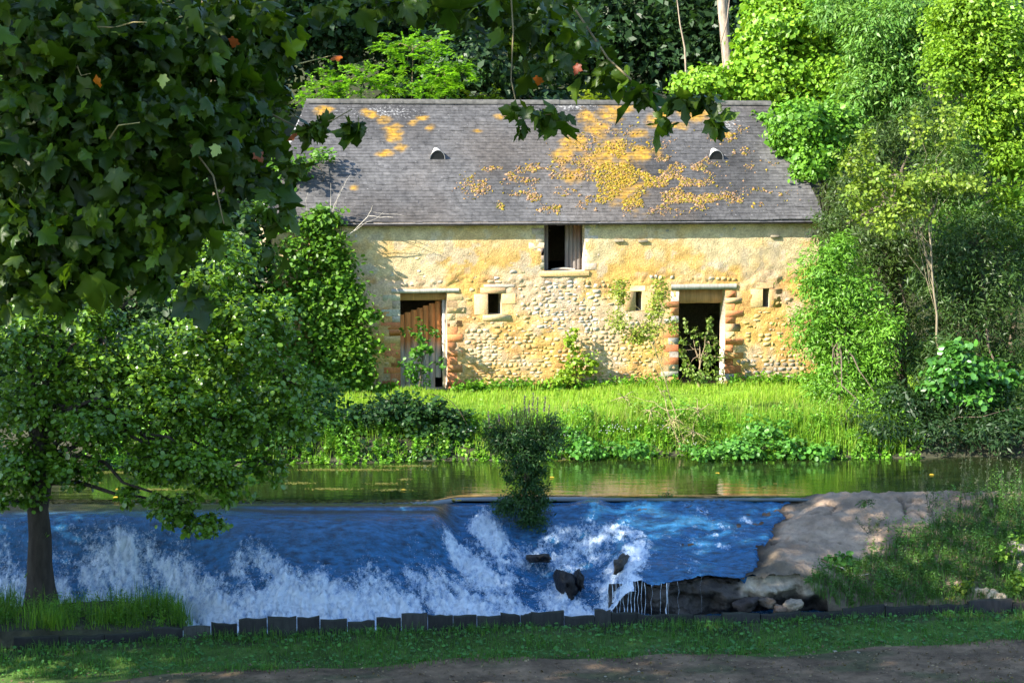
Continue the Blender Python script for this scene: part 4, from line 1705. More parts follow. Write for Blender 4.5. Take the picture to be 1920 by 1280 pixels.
cl = [px_clump(*q) for q in [(1500, 235, Yv_, 55, 50, 2400), (1530, 290, Yv_, 50, 45, 2000), (1480, 270, Yv_ + .3, 36, 30, 1100), (1440, 225, Yv_ + 1.5, 42, 22, 500), (1415, 215, Yv_ + 2, 20, 14, 160), (1570, 240, Yv_ + .6, 50, 60, 1900), (1520, 320, Yv_ - .3, 40, 22, 900)]]
tree('climbing_vine', 'bright creeper hanging over the end of the slate roof', 'vine', gz(at(1570, 600, Yv_ + .5)), at(1550, 260, Yv_ + .5), [(a, b, int(n * 1.7)) for a, b, n in cl], .10, [(.11, .26, .02), (.15, .31, .02), (.08, .21, .022)], T_ROUND, .05, seed=62, sub=18, spread=.17, up=.35, outw=.8)
# --- grey green broad tree at the top
Yg = 56.5
cl = [px_clump(*q) for q in [(1640, 60, Yg, 70, 60, 2600), (1700, 110, Yg, 80, 60, 2800), (1640, 150, Yg, 70, 55, 2300), (1720, 30, Yg, 80, 50, 2400), (1690, 190, Yg, 60, 40, 1800), (1610, 210, Yg, 50, 60, 1700), (1570, 20, Yg + 1, 60, 50, 1600), (1780, 330, Yg, 60, 80, 2200), (1770, 240, Yg, 60, 60, 1800), (1800, 420, Yg, 60, 60, 1600)]]
tree('broadleaf_tree', 'grey green tree with drooping leaf sprays above the conifer', 'tree', gz(at(1680, 400, Yg + .5)), at(1670, 100, Yg + .5), [(a, b, int(n * 1.6)) for a, b, n in cl], .155, [(.10, .24, .04), (.12, .27, .05), (.08, .19, .04), (.16, .26, .03)], T_WILLOW, .18, seed=63, sub=26, spread=.2, droop=1.2)
# --- yellow green crown in the upper corner
Yc = 52.0
cl = [px_clump(*q) for q in [(1850, 60, Yc, 80, 80, 3400), (1790, 130, Yc, 60, 60, 2200), (1890, 180, Yc, 70, 70, 2800), (1810, 20, Yc, 70, 50, 2000), (1900, 290, Yc, 60, 50, 2200), (1890, 400, Yc - .6, 50, 60, 2200), (1840, 220, Yc, 50, 50, 1500), (1780, 60, Yc + 1, 50, 50, 1500), (1960, 120, Yc, 80, 120, 2600)]]
tree('broadleaf_tree', 'tall yellow green tree filling the upper corner beside the conifer', 'tree', gz(at(1900, 700, Yc + 1)), at(1880, 150, Yc + .6), [(a, b, int(n * 1.8)) for a, b, n in cl], .12, [(.16, .29, .02), (.13, .26, .022), (.21, .33, .02)], T_QUAD, .1, seed=64, sub=28, spread=.2)
# --- conifers
YEW = [(.038, .085, .018), (.052, .11, .022), (.08, .13, .022), (.03, .07, .022)]
Yy = 49.3
cl = [px_clump(*q) for q in [(1600, 360, Yy + 2, 60, 70, 2600), (1640, 290, Yy + 2, 55, 70, 2400), (1720, 250, Yy + 2, 70, 70, 2800), (1570, 430, Yy + 1, 50, 60, 2000), (1620, 480, Yy, 70, 70, 3000), (1690, 450, Yy, 70, 70, 3000), (1660, 560, Yy, 70, 70, 3000), (1790, 330, Yy + 1, 60, 60, 2200), (1720, 350, Yy + 1, 60, 60, 2400), (1700, 640, Yy - .5, 80, 80, 3200), (1640, 700, Yy - 1, 60, 60, 2300)]]
tree('yew_tree', 'dark feathery conifer standing against the corner of the barn', 'tree', gz(at(1680, 760, Yy)), at(1680, 330, Yy + 1), cl, .13, YEW + [(.09, .11, .02)], T_NEEDLE, .22, seed=65, sub=22, spread=.16, up=.2, outw=.9, rnd=.7)
Yz = 48.2
cl = [px_clump(*q) for q in [(1800, 470, Yz, 70, 70, 3000), (1860, 540, Yz, 80, 80, 3400), (1800, 590, Yz, 80, 80, 3400), (1890, 660, Yz, 70, 80, 3000), (1760, 520, Yz, 60, 60, 2300), (1850, 430, Yz + .5, 60, 50, 2000), (1790, 690, Yz - .5, 80, 70, 2900), (1880, 760, Yz - 1, 80, 60, 2500), (1770, 680, 46.0, 60, 60, 2200), (1740, 750, 45.5, 60, 50, 1800), (1920, 470, Yz + 1, 60, 90, 2200)]]
tree('yew_tree', 'dark feathery conifer at the water behind the pale bare stem', 'tree', gz(at(1830, 800, Yz)), at(1830, 440, Yz + .5), cl, .13, YEW, T_NEEDLE, .22, nlimb=8, seed=66, sub=22, spread=.16, up=.2, outw=.9, rnd=.7)
# dark shaded undergrowth along the water under the conifers
cl = [px_clump(*q) for q in [(1650, 800, 43.9, 70, 46, 1900), (1760, 810, 43.8, 90, 40, 2200), (1880, 810, 43.8, 90, 45, 2200), (1980, 780, 44, 80, 80, 1500), (1700, 760, 44.6, 80, 50, 1800), (1830, 760, 44.8, 90, 50, 2000), (1600, 815, 43.9, 40, 36, 700)]]
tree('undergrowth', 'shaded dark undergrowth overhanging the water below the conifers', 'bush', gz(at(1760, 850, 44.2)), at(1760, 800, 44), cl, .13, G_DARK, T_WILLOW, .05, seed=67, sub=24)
# --- young tree with pale stem and yellow leaves
Yt = 46.9
t0 = at(1764, 600, Yt)
cl = [px_clump(*q) for q in [(1600, 300, Yt, 26, 26, 330), (1640, 330, Yt, 36, 22, 420), (1690, 350, Yt, 44, 24, 560), (1750, 335, Yt, 44, 22, 520), (1810, 345, Yt, 44, 18, 430), (1700, 390, Yt, 50, 24, 450), (1640, 400, Yt, 40, 24, 360), (1780, 235, Yt + .5, 30, 46, 420), (1720, 240, Yt + .5, 28, 34, 260), (1610, 365, Yt, 38, 22, 420), (1660, 425, Yt, 40, 20, 260), (1630, 270, Yt + .4, 16, 30, 260)]]
yt_ = tree('young_tree', 'young tree with a pale bare stem and yellow green leaf tips', 'tree', gz(at(1768, 790, Yt)), at(1742, 420, Yt), [(a, b * 1.15, int(n * .9)) for a, b, n in cl], .085, [(.17, .25, .025), (.22, .28, .03), (.12, .22, .03)], T_ROUND, .034, (.22, .18, .12), lr=.18, seed=68, sub=12, spread=.22, ntwig=24)
# --- willow bush in front of the corner, laurel bush at the water
Yw = 46.6
cl = [px_clump(*q) for q in [(1540, 520, Yw, 46, 56, 2000), (1590, 560, Yw, 56, 60, 2300), (1530, 620, Yw, 46, 56, 1900), (1590, 650, Yw, 56, 56, 2100), (1560, 720, Yw - .6, 56, 50, 1800), (1640, 700, Yw - .5, 40, 50, 1200), (1560, 800, Yw - 1.6, 46, 36, 1100), (1620, 780, Yw - 1.4, 46, 46, 1100), (1580, 470, Yw, 30, 34, 700)]]
tree('willow_bush', 'light green bushy willow hiding the lower corner of the barn', 'bush', gz(at(1575, 840, Yw - 1)), at(1570, 560, Yw), [(a, b * 1.12, int(n * 1.7)) for a, b, n in cl] + [px_clump(1650, 620, Yw - .6, 46, 50, 1500), px_clump(1650, 780, Yw - 2, 50, 46, 1500), px_clump(1600, 830, Yw - 3, 50, 26, 1100)], .11, [(.13, .30, .025), (.17, .34, .03), (.10, .24, .03)], T_WILLOW, .07, seed=69, sub=20, spread=.21, ntwig=30)
Yl = 44.6
cl = [px_clump(*q) for q in [(1790, 690, Yl, 60, 36, 800), (1850, 700, Yl, 46, 32, 560), (1760, 730, Yl, 44, 34, 520), (1830, 745, Yl, 60, 26, 560), (1890, 715, Yl, 24, 22, 180), (1840, 830, Yl - .4, 36, 14, 180), (1790, 660, Yl, 30, 18, 220)]]
tree('laurel_bush', 'glossy bright bush leaning over the water before the dark conifer', 'bush', gz(at(1850, 850, Yl + .3)), at(1810, 760, Yl), cl, .13, [(.06, .19, .025), (.09, .24, .03), (.05, .15, .03)], T_ROUND, .02, mat='gloss_leaf', seed=70, sub=16, spread=.18, ntwig=20)

# --- far bank, left: leafy tree between the alder and the barn
Yb = 49.3
cl = [px_clump(*q) if q[0] < 590 or q[1] < 400 else px_clump(q[0], q[1], 48.92, *q[3:], rd=16) for q in [(560, 480, Yb, 60, 60, 2300), (600, 560, Yb, 60, 60, 2300), (520, 560, Yb, 60, 60, 2000), (630, 640, Yb - .5, 50, 56, 1900), (560, 660, Yb, 70, 60, 2300), (660, 700, Yb - .5, 46, 40, 1200), (590, 740, Yb - .8, 60, 50, 1800), (480, 640, Yb, 60, 70, 1900), (500, 740, Yb - .6, 70, 50, 1800), (600, 420, Yb + .6, 36, 34, 900), (545, 315, 49.9, 40, 30, 500), (600, 292, 50.2, 30, 12, 150), (520, 400, Yb + .6, 50, 50, 1500), (640, 500, Yb, 30, 40, 700), (400, 700, Yb - 1, 80, 80, 1900), (450, 560, Yb - .5, 70, 80, 1900), (690, 590, Yb - .3, 26, 16, 200), (650, 560, Yb - .2, 40, 40, 900), (670, 650, Yb - .4, 40, 40, 900), (640, 720, Yb - .6, 50, 40, 1000), (620, 470, Yb, 40, 40, 800)]]
tree('bank_tree', 'leafy sunlit tree on the far bank hiding one end of the barn', 'tree', gz(at(570, 840, Yb)), at(560, 480, Yb), cl, .105, [(.07, .18, .014), (.10, .23, .018), (.14, .25, .02), (.05, .13, .015)], T_ROUND, .14, seed=71, sub=20, spread=.27, ntwig=90)
# bare grey twigs at its top
dt = thing('dead_branch', 'bare pale dead twigs reaching across the eave from the bank tree', 'branch', at(640, 450, Yb))
mb = MB()
for a, b, r in [((640, 455), (690, 405), .016), ((690, 405), (700, 385), .008), ((690, 405), (735, 408), .008), ((655, 440), (720, 400), .006), ((612, 425), (635, 370), .012), ((635, 370), (655, 330), .007), ((618, 420), (622, 345), .007), ((625, 400), (640, 350), .005), ((576, 420), (576, 360), .006), ((700, 398), (760, 406), .004)]:
    mb = MB()
    tube(mb, bez(at(*a, Yb - .3), at(*b, Yb - .5), .01, 5, .02), np.linspace(r, r * .5, 5), 5, (.42, .38, .33))
    shift(mb, at(640, 450, Yb)).build('twig', M['bark'], dt, smooth=True)
# more dark greenery further left on the far bank
cl = [px_clump(*q) for q in [(60, 760, 45, 110, 80, 2200), (200, 740, 45.5, 110, 90, 2400), (330, 760, 45, 100, 70, 2000), (-60, 650, 46, 120, 140, 2400), (120, 600, 47, 130, 110, 2400), (320, 560, 47.5, 130, 120, 2600), (430, 440, 49, 90, 110, 2200), (220, 420, 49, 150, 130, 2600), (20, 400, 49, 150, 150, 2400)]]
tree('bank_tree', 'shaded tree on the far bank seen through the alder', 'tree', gz(at(200, 850, 46.5)), at(200, 560, 47), cl, .17, G_DARK + [(.05, .12, .02)], T_ROUND, .2, seed=72, sub=30)

# --- the alder with its trunk on the near bank
ab = _arr([*atz(78, 1140, -1.33)[:2], -1.42])
AY = 34.6
cl = [px_clump(*q) for q in [(40, 640, AY, 90, 70, 2200), (60, 760, AY, 90, 70, 2400), (50, 870, AY - .3, 90, 60, 2000), (160, 690, AY, 80, 50, 1700), (190, 800, AY - .4, 90, 60, 2200), (280, 720, AY, 80, 40, 1500), (340, 770, AY - .4, 80, 60, 2000), (300, 860, AY - .8, 80, 46, 1700), (380, 870, AY - 1, 70, 50, 1500), (430, 800, AY - .5, 60, 50, 1300), (330, 950, AY - 1.2, 56, 36, 700), (385, 985, AY - 1.3, 44, 24, 420), (440, 910, AY - 1.1, 40, 40, 600), (130, 560, AY + .3, 60, 60, 900), (170, 600, AY, 50, 46, 700), (500, 870, AY - .6, 40, 40, 500), (240, 930, AY - 1, 30, 24, 160), (150, 885, AY - .6, 60, 36, 700), (30, 940, AY - .5, 50, 24, 300), (420, 700, AY, 60, 50, 900), (450, 600, AY + .4, 70, 60, 900), (380, 560, AY + .4, 70, 60, 900), (430, 480, AY + .6, 60, 60, 800), (480, 640, AY, 60, 60, 1000), (530, 720, AY - .2, 60, 56, 1100), (560, 790, AY - .4, 50, 44, 800), (480, 780, AY - .4, 60, 60, 1000), (520, 600, AY + .4, 50, 50, 700), (380, 640, AY + .2, 70, 60, 1000), (240, 640, AY + .5, 90, 60, 800), (320, 690, AY + .5, 80, 50, 900)]]
tree('alder_tree', 'alder leaning over the weir with its dark trunk on the grassy bank', 'tree', ab, at(72, 760, AY - .1), [(a, b, int(n * 1.25)) for a, b, n in cl], .08, [(.08, .19, .012), (.12, .24, .015), (.17, .27, .018), (.05, .12, .012)], T_ROUND, .25, (.045, .036, .028), 'gloss_leaf', lr=.2, nlimb=16, seed=73, sub=24, spread=.15, own=280, ntwig=160, up=.8)

# --- the big plane tree beside the viewpoint, its leaves hanging into the view
pb = _arr([-8.5, 13.0, float(ground_z(-8.5, 13.0)) - .1])
rg = np.random.default_rng(9)
cl = []
for (px, py, Y, rx, ry, n) in [(60, 60, 12, 150, 100, 150), (220, 60, 12.5, 150, 100, 150), (380, 70, 13, 130, 100, 140), (470, 50, 13.5, 90, 70, 90), (60, 230, 12, 150, 110, 170), (220, 230, 12.3, 150, 110, 170), (360, 240, 12.8, 120, 110, 150), (450, 200, 13, 80, 90, 100), (60, 400, 12, 130, 90, 150), (200, 390, 12.3, 130, 90, 140), (330, 400, 12.6, 90, 80, 90), (60, 510, 12, 110, 60, 90), (180, 480, 12.2, 90, 60, 70), (505, 130, 13.5, 44, 50, 40), (470, 320, 12.6, 70, 50, 50), (320, 500, 12, 40, 50, 24), (370, 540, 11.8, 34, 30, 9), (520, 390, 12.2, 34, 50, 16), (500, 460, 12, 24, 30, 6), (110, 545, 12, 60, 30, 24),
                               (760, 5, 14, 90, 30, 26), (900, 20, 14.5, 90, 30, 34), (1000, 55, 14.5, 70, 60, 44), (1090, 85, 14, 60, 50, 32), (1040, 130, 14, 50, 30, 14), (1150, 135, 13.5, 50, 34, 22), (640, 14, 13.8, 60, 26, 18), (960, 10, 15, 120, 40, 60),
                               (1200, 165, 13, 44, 24, 15), (1265, 185, 12.8, 40, 22, 12), (1310, 190, 12.7, 34, 24, 10), (1260, 225, 12.6, 26, 12, 4), (1340, 220, 12.7, 16, 24, 4),
                               (1010, 215, 13, 26, 14, 9), (1045, 215, 13, 24, 14, 6), (975, 225, 13, 12, 14, 3), (1050, 250, 13, 8, 12, 2), (990, 240, 13, 14, 10, 2),
                               (610, 235, 12.6, 24, 16, 6), (660, 232, 12.6, 24, 18, 7), (580, 250, 12.6, 26, 20, 8), (560, 310, 12.4, 24, 24, 6)]:
    cl.append(px_clump(px, py, Y, rx, ry, n, rd=max(rx, 90) * 1.4 if rx > 50 else rx))
# the rest of the crown, outside the picture
for k in range(26):
    c = _arr([-8.5, 12.5, 11.5]) + nrm(rg.normal(size=3)) * rg.uniform(.4, 1, 3) * _arr([5.0, 5.5, 4.2])
    q = c - CAM
    u = 960 + FP * q[0] / q[1]
    v = 640 - FP * (q @ _U) / max(q @ _F, .1)
    if q[1] > 2 and u > -700 and v > -700:
        continue
    cl.append((c, _arr([1.7, 1.7, 1.3]), 300))
for c in [(-4.6, 10.2, 9.2), (-6.2, 9.2, 10.2), (-8.2, 8.0, 11.2), (-5.0, 11.5, 9.6), (-3.0, 12.0, 9.8), (-1.2, 12.5, 9.9), (-6.8, 10.8, 8.6), (-7.5, 9.2, 8.4), (.6, 13.0, 10.2), (-3.4, 10.2, 9.8)]:
    cl.append((_arr(c), _arr([1.5, 1.5, .8]), 420))

cl = [(a, b, int(n * (4.0 if b[0] < 1.4 and b[0] > .25 else 2.0))) for a, b, n in cl]
pt = tree('plane_tree', 'big plane tree beside the viewpoint with lobed leaves hanging into view', 'tree', pb, (-8.2, 13, 11), cl, .094,
          [(.016, .045, .003), (.028, .070, .003), (.008, .024, .003), (.11, .17, .005), (.018, .042, .004)], T_PLANE, .42, (.3, .27, .2), 'leaf',
          seed=74, sub=9, spread=.3, shell=.6, own=290, up=.35, outw=.25, rnd=.9, droop=1.4, svar=.38, cjit=.4, jit=.3, lr=.10, nlimb=0)
# the hanging twigs, with a few browned leaves
mb = MB()
TW = (.16, .13, .07)
for pts, r in [([(955, -60, 13.4), (962, 60, 13.2), (958, 150, 13.1), (968, 195, 13), (985, 215, 13), (1050, 215, 13)], .006), ([(1080, 20, 13.8), (1140, 110, 13.4), (1200, 165, 13), (1270, 190, 12.8), (1345, 200, 12.7)], .009),
               ([(480, 200, 13), (560, 240, 12.7), (625, 225, 12.6), (660, 205, 12.6)], .007), ([(160, 50, 12), (215, 52, 11.9), (250, 42, 11.8), (275, 42, 11.8)], .006), ([(130, 145, 12), (145, 125, 11.8), (152, 142, 11.8), (170, 138, 11.8)], .005),
               ([(205, 260, 11.9), (222, 235, 11.8), (262, 230, 11.8)], .006), ([(70, 318, 11.8), (100, 310, 11.7), (117, 318, 11.7)], .005), ([(560, 120, 13), (600, 110, 13), (620, 105, 12.9)], .005), ([(340, 250, 12.4), (400, 330, 12.2), (420, 420, 12.2)], .008)]:
    P = np.array([at(*q) for q in pts])
    mb = MB()
    tube(mb, P, np.linspace(r, r * .5, len(P)), 5, (.34, .28, .13) if r < .0065 and pts[0][0] < 700 else TW)
    shift(mb, pb).build('twig', M['bark'], pt, smooth=True)
rg = np.random.default_rng(77)
for (px, py, Y, c) in [(640, 105, 12.9, (.40, .10, .01)), (188, 155, 11.6, (.42, .12, .01)), (440, 72, 12.4, (.22, .05, .015)), (1010, 145, 13.4, (.30, .07, .01)), (1085, 120, 13.4, (.20, .04, .015)), (480, 283, 12.3, (.20, .05, .02)), (556, 250, 12.4, (.22, .06, .02)), (305, 140, 11.7, (.30, .36, .10)), (155, 280, 11.7, (.26, .36, .12)), (408, 272, 11.8, (.30, .36, .10)), (140, 12, 11.9, (.22, .24, .02))]:
    m1 = MB()
    put_leaves(m1, np.zeros((1, 3)), rg.normal(size=(1, 3)) * .4 + _arr([[-.2, -.8, .5]]), rg.normal(size=(1, 3)) * .5 + _arr([[0, 0, -1]]), .085, T_PLANE, _arr([c]))
    m1.build('leaf', M['leaf'], pt, loc=at(px, py, Y) - pb)

# --- plane trees along the path, outside the picture, that shade the weir and the path
SHADE = [(-16, 27, 0, 7.3), (-23, 27, 1, 7.3), (-10.5, 21.5, 2, 11.5), (-18.5, 21.5, 3, 10.8), (-10.5, 27, 4, 10.6), (-7.5, 17, 5, 12.5)]
sl_ = ['plane tree on the near bank upstream of the alder', 'plane tree third from the alder on the near bank', 'plane tree on the slope over the path', 'plane tree low on the slope beyond the path', 'plane tree nearest the alder on the bank', 'plane tree on the slope with a high crown over the path']
for x, y, i, hi in SHADE:
    b = (x, y, float(ground_z(x, y)) - .2)
    rg = np.random.default_rng(90 + i)
    cl = []
    for k in range(13):
        c = _arr([x, y + 1.0, hi]) + nrm(rg.normal(size=3)) * rg.uniform(.35, 1) * _arr([4.4, 3.2, 1.5 if i < 2 else 2.6])
        q = c - CAM
        u = 960 + FP * q[0] / q[1]
        v = 640 - FP * (q @ _U) / (q @ _F)
        rr = 2.0
        if i >= 0 and u + rr * FP / q[1] > -60 and v + rr * FP / q[1] > -60 and u - rr * FP / q[1] < 1980:
            c[2] += (v + rr * FP / q[1] + 60) * q[1] / FP
        cl.append((c, _arr([2.0, 2.0, 1.1 if i < 2 else 1.6]), 230 if i == 4 else 420))
    tree('plane_tree', sl_[i], 'tree', b, (x, y, hi - .5), cl, .36, [(.04, .10, .015), (.05, .12, .018)], T_QUAD, .34, (.3, .27, .2), seed=90 + i, group='plane trees along the near bank', sub=26, spread=.26, lr=.25, nlimb=8)

tree('shade_willow', 'unseen willow added upstream of the weir to shade the far bank', 'tree', (-13.5, 38.6, -.3), (-13, 38.4, 7.4), [((-12.6 + a, 38.2 + b, 7.9 + c), _arr([1.2, 1.1, .9]), 900) for a, b, c in [(0, 0, 0), (-1.2, .3, .3), (1, -.2, .2), (.2, .5, 1.2), (-.6, -.5, -1.0), (.9, .3, -.8), (-1.5, 0, 1.2)]], .12, G_MID, T_WILLOW, .2, seed=99, sub=22)  # out of view, added to cast shade on the bramble bush

for nm, lb, (x, y), sd in (('broadleaf_tree', 'leafy tree on the far bank beyond the conifers, past the frame edge', (16.5, 50), 140), ('broadleaf_tree', 'second leafy tree on the far bank beyond the conifers, past the frame edge', (20, 56), 141), ('bank_tree', 'leafy tree on the far bank upstream, past the frame edge', (-16, 50), 142)):
    b = (x, y, float(ground_z(x, y)) - .2)
    rg = np.random.default_rng(sd)
    tree(nm, lb, 'tree', b, (x, y, 6), [(_arr([x, y, 5]) + rg.uniform(-1, 1, 3) * _arr([2.6, 2, 3.8]), _arr([1.6, 1.5, 1.3]), 900) for k in range(12)], .2, [(.10, .22, .02), (.07, .17, .02)], T_QUAD, .2, seed=sd)

# ------------------------------------------------------------------ plants of the far bank
def blades(mb, P, H, Wd, lean, cols, rg, jit=.18):
    n = len(P)
    an = rg.uniform(0, 2 * math.pi, n)
    d = np.stack([np.cos(an), np.sin(an), 0 * an], -1)
    w = np.stack([-np.sin(an), np.cos(an), 0 * an], -1)
    l = np.abs(rg.normal(0, lean, n))[:, None]
    H = np.broadcast_to(H, (n,))[:, None]
    Wd = np.broadcast_to(Wd, (n,))[:, None]
    up = _arr([0, 0, 1])
    p1 = P + up * H * .55 + d * H * l * .3
    p2 = P + up * H * (1 - .25 * l) + d * H * l
    V = np.stack([P - w * Wd, P + w * Wd, p1 + w * Wd * .75, p1 - w * Wd * .75, p2], 1)
    c = palette(rg, n, cols, jit) if not isinstance(cols, np.ndarray) else cols
    k = np.arange(n)[:, None] * 5
    n0 = mb.n
    mb.add(V.reshape(-1, 3), k + _arr([0, 1, 2, 3]).astype(int), np.repeat(c, 5, 0))
    mb.f.setdefault(3, []).append(k + np.array([[3, 2, 4]]) + n0)


def scatter(rg, n, x0, x1, y0, y1):
    return np.stack([rg.uniform(x0, x1, n), rg.uniform(y0, y1, n)], -1)


def on_ground(q, dz=0.0):
    return np.concatenate([q, (ground_z(q[:, 0], q[:, 1]) + dz)[:, None]], 1)


def stuff(name, mb, mat):
    return mb.build(name, M[mat], kind='stuff')


rg = np.random.default_rng(31)
mb = MB()
q = scatter(rg, 60000, -10, 10.5, 43.4, 51.5)
q = q[q[:, 1] > bank_y(q[:, 0]) + .5]
loc = (q - _arr([0, 50])) @ np.array([[math.cos(BA)], [math.sin(BA)]])
dep = (q - _arr([0, 50])) @ np.array([[-math.sin(BA)], [math.cos(BA)]])
q = q[(dep[:, 0] < -.04)]
P = on_ground(q, -.02)
n1 = fbm(xyz(P[:, 0] * .8, P[:, 1] * .8), 3)
H = np.clip(.13 + .12 * n1 + rg.normal(0, .035, len(P)), .04, .5)
blades(mb, P, H, .007, .5, [(.17, .36, .012), (.21, .39, .015), (.14, .31, .012), (.30, .38, .04), (.32, .33, .08)], rg)
stuff('meadow_grass', mb, 'grass')


def herbs(mb, P, H, cols, rg, size=.07, nl=14, tmpl=T_WILLOW, bend=.15):
    """upright stalks set with leaves"""
    n = len(P)
    H = np.broadcast_to(H, (n,))
    t = np.linspace(.12, 1, nl)
    dirs = rg.normal(0, bend, (n, 1, 2)) * t[None, :, None] ** 1.5 * H[:, None, None]
    Q = np.repeat(P[:, None], nl, 1)
    Q[:, :, :2] += dirs
    Q[:, :, 2] += t[None] * H[:, None]
    cc = palette(rg, n, cols, .2)
    c = np.repeat(cc, nl, 0) * np.exp(rg.normal(0, .12, (n * nl, 1)))
    m = n * nl
    D = rg.normal(size=(m, 3)) * _arr([1, 1, .4]) + _arr([0, 0, .15])
    N = _arr([0, 0, .8]) + rg.normal(size=(m, 3)) * .5
    s = size * np.tile(1.1 - .55 * t, n) * np.exp(rg.normal(0, .2, m))
    put_leaves(mb, Q.reshape(-1, 3), N, D, s, tmpl, np.clip(c, 0, 1))
    blades(mb, P, H * .95, .005, bend * 1.2, cc * .8, rg)


mb = MB()
q = scatter(rg, 5200, -9, 9, 41, 45.4)
off = q[:, 1] - bank_y(q[:, 0])
ok = (off > -.15) & (off < 1.9)
q, off = q[ok], off[ok]
P = on_ground(q, -.03)
shade_side = sstep(-1.2, -.2, q[:, 0])
H = np.clip(.30 + .30 * vnoise(xyz(q[:, 0] * 1.3, q[:, 1] * 1.3)) + rg.normal(0, .1, len(q)), .12, .8) * np.where(off < .15, .55, 1)
herbs(mb, P, H, [(.11, .28, .02), (.14, .31, .02), (.17, .32, .03), (.08, .22, .025)], rg, .085, 18, T_ROUND)
stuff('bank_herbs', mb, 'leaf')
# pale dry grass heads among the bank plants
mb = MB()
q = scatter(rg, 3000, -.5, 7.5, 42.9, 46)
q = q[vnoise(xyz(q[:, 0] * .9, q[:, 1] * 1.4, 6.0)) > -.1]
q = q[q[:, 1] > bank_y(q[:, 0]) + .7]
blades(mb, on_ground(q), rg.uniform(.15, .55, len(q)), .0045, .5, [(.24, .26, .06), (.30, .28, .10), (.18, .28, .03)], rg)
stuff('dry_grass', mb, 'grass')
mb = MB()
q = scatter(rg, 26000, -9, 8.6, 42.2, 46)
off = q[:, 1] - bank_y(q[:, 0])
q = q[(off > .1) & (off < 2.2) & (rg.random(len(q)) < .35 + .65 * sstep(-1.5, 0, q[:, 0]))]
H = np.clip(.34 + .22 * fbm(xyz(q[:, 0] * .9, q[:, 1] * .9, 2.0), 3) + rg.normal(0, .1, len(q)), .1, .9)
blades(mb, on_ground(q, -.02), H, .006, .45, [(.16, .34, .015), (.20, .37, .02), (.12, .28, .015), (.28, .36, .05)], rg)
stuff('bank_grass', mb, 'grass')
# small white flowers
mb = MB()
for (px, py) in [(1160, 800), (1175, 806), (1130, 805), (1190, 802), (1140, 812), (1245, 800), (1060, 812), (1300, 830), (1150, 798), (880, 805)]:
    for k in range(5):
        p = at(px + rg.normal(0, 6), py + rg.normal(0, 3), 43.0)
        put_leaves(mb, p[None] - _arr([[0, 0, 0]]), _arr([[0, -.7, .7]]), rg.normal(size=(1, 3)), .022, T_ROUND, _arr([[.5, .5, .55]]))
stuff('white_flowers', mb, 'leaf')
# weeds along the foot of the wall
mb = MB()
s = np.concatenate([rg.uniform(-1.6, 4.2, 260), rg.uniform(5.6, 8, 110), rg.uniform(-5, -2.9, 120)])
P = np.stack([s * math.cos(BA) + 0, 50 + s * math.sin(BA), 0 * s], -1) - NB * rg.uniform(.08, .5, len(s))[:, None]
P[:, 2] = ground_z(P[:, 0], P[:, 1])
herbs(mb, P, rg.uniform(.12, .34, len(s)), [(.12, .28, .02), (.16, .30, .02), (.09, .24, .02)], rg, .10, 10, T_ROUND)
stuff('wall_foot_weeds', mb, 'leaf')

# --- bushes one can tell apart on the far bank
def bush(name, label, base, clumps, size, cols, tmpl=T_ROUND, seed=0, r0=.03, mat='leaf', bark=BARK, **kw):
    base = np.asarray(base, float)
    top = np.mean([c for c, r, n in clumps], axis=0)
    return tree(name, label, 'bush' if 'bush' in name else kw.pop('cat', 'plant'), base, top, clumps, size, cols, tmpl, r0, bark, mat, seed=seed, **kw)


Yd = 43.6
bush('bramble_bush', 'dark shaded bramble bush on the far bank left of the tall weir bush', gz(at(760, 850, Yd + .4)), [px_clump(*q) for q in [(700, 790, Yd, 50, 40, 1000), (780, 790, Yd, 60, 40, 1200), (850, 800, Yd, 46, 36, 900), (640, 800, Yd, 50, 44, 1000), (740, 760, Yd, 60, 26, 700), (820, 765, Yd, 40, 22, 450), (690, 840, Yd - .4, 60, 20, 500), (800, 840, Yd - .4, 60, 18, 500)]], .085, [(.03, .085, .018), (.045, .11, .02), (.025, .07, .02)], seed=110, sub=20, spread=.2, ntwig=40)
bush('leafy_bush', 'half lit leafy bush at the water under the bank tree', gz(at(540, 850, 43.4)), [px_clump(*q) for q in [(470, 790, 43.4, 60, 46, 1100), (560, 780, 43.6, 60, 50, 1200), (620, 800, 43.4, 40, 40, 700), (520, 830, 43.0, 70, 26, 800), (600, 740, 44.2, 50, 40, 800), (420, 830, 43.0, 50, 30, 600)]], .09, [(.05, .14, .02), (.07, .17, .02), (.035, .10, .02)], seed=119, sub=20, ntwig=40)
# arching bramble stems
bs = thing('bare_bramble', 'dark arching bramble stem crossing the sunlit meadow', 'stem', at(850, 800, Yd))
mb = MB()
tube(mb, np.array([at(*q, Yd - .2) for q in [(875, 795), (862, 770), (846, 752), (826, 742), (800, 738)]]), np.linspace(.012, .005, 5), 5, (.06, .05, .03))
tube(mb, np.array([at(*q, Yd - .2) for q in [(680, 775), (710, 760), (735, 752), (700, 742), (668, 744)]]), np.linspace(.010, .005, 5), 5, (.06, .05, .03))
shift(mb, at(850, 800, Yd)).build('stem', M['bark'], bs, smooth=True)
# growth in and beside the doors
Wp = lambda px, py, d: (lambda s, z: np.array([0, 50, 0]) + UB * s + NB * d + np.array([0, 0, z]))(*wall_px(px, py, d))


def wclump(px, py, d, rx, ry, n):
    return (Wp(px, py, d), _arr([rx, rx * .6, ry]) * (50 / FP), n)


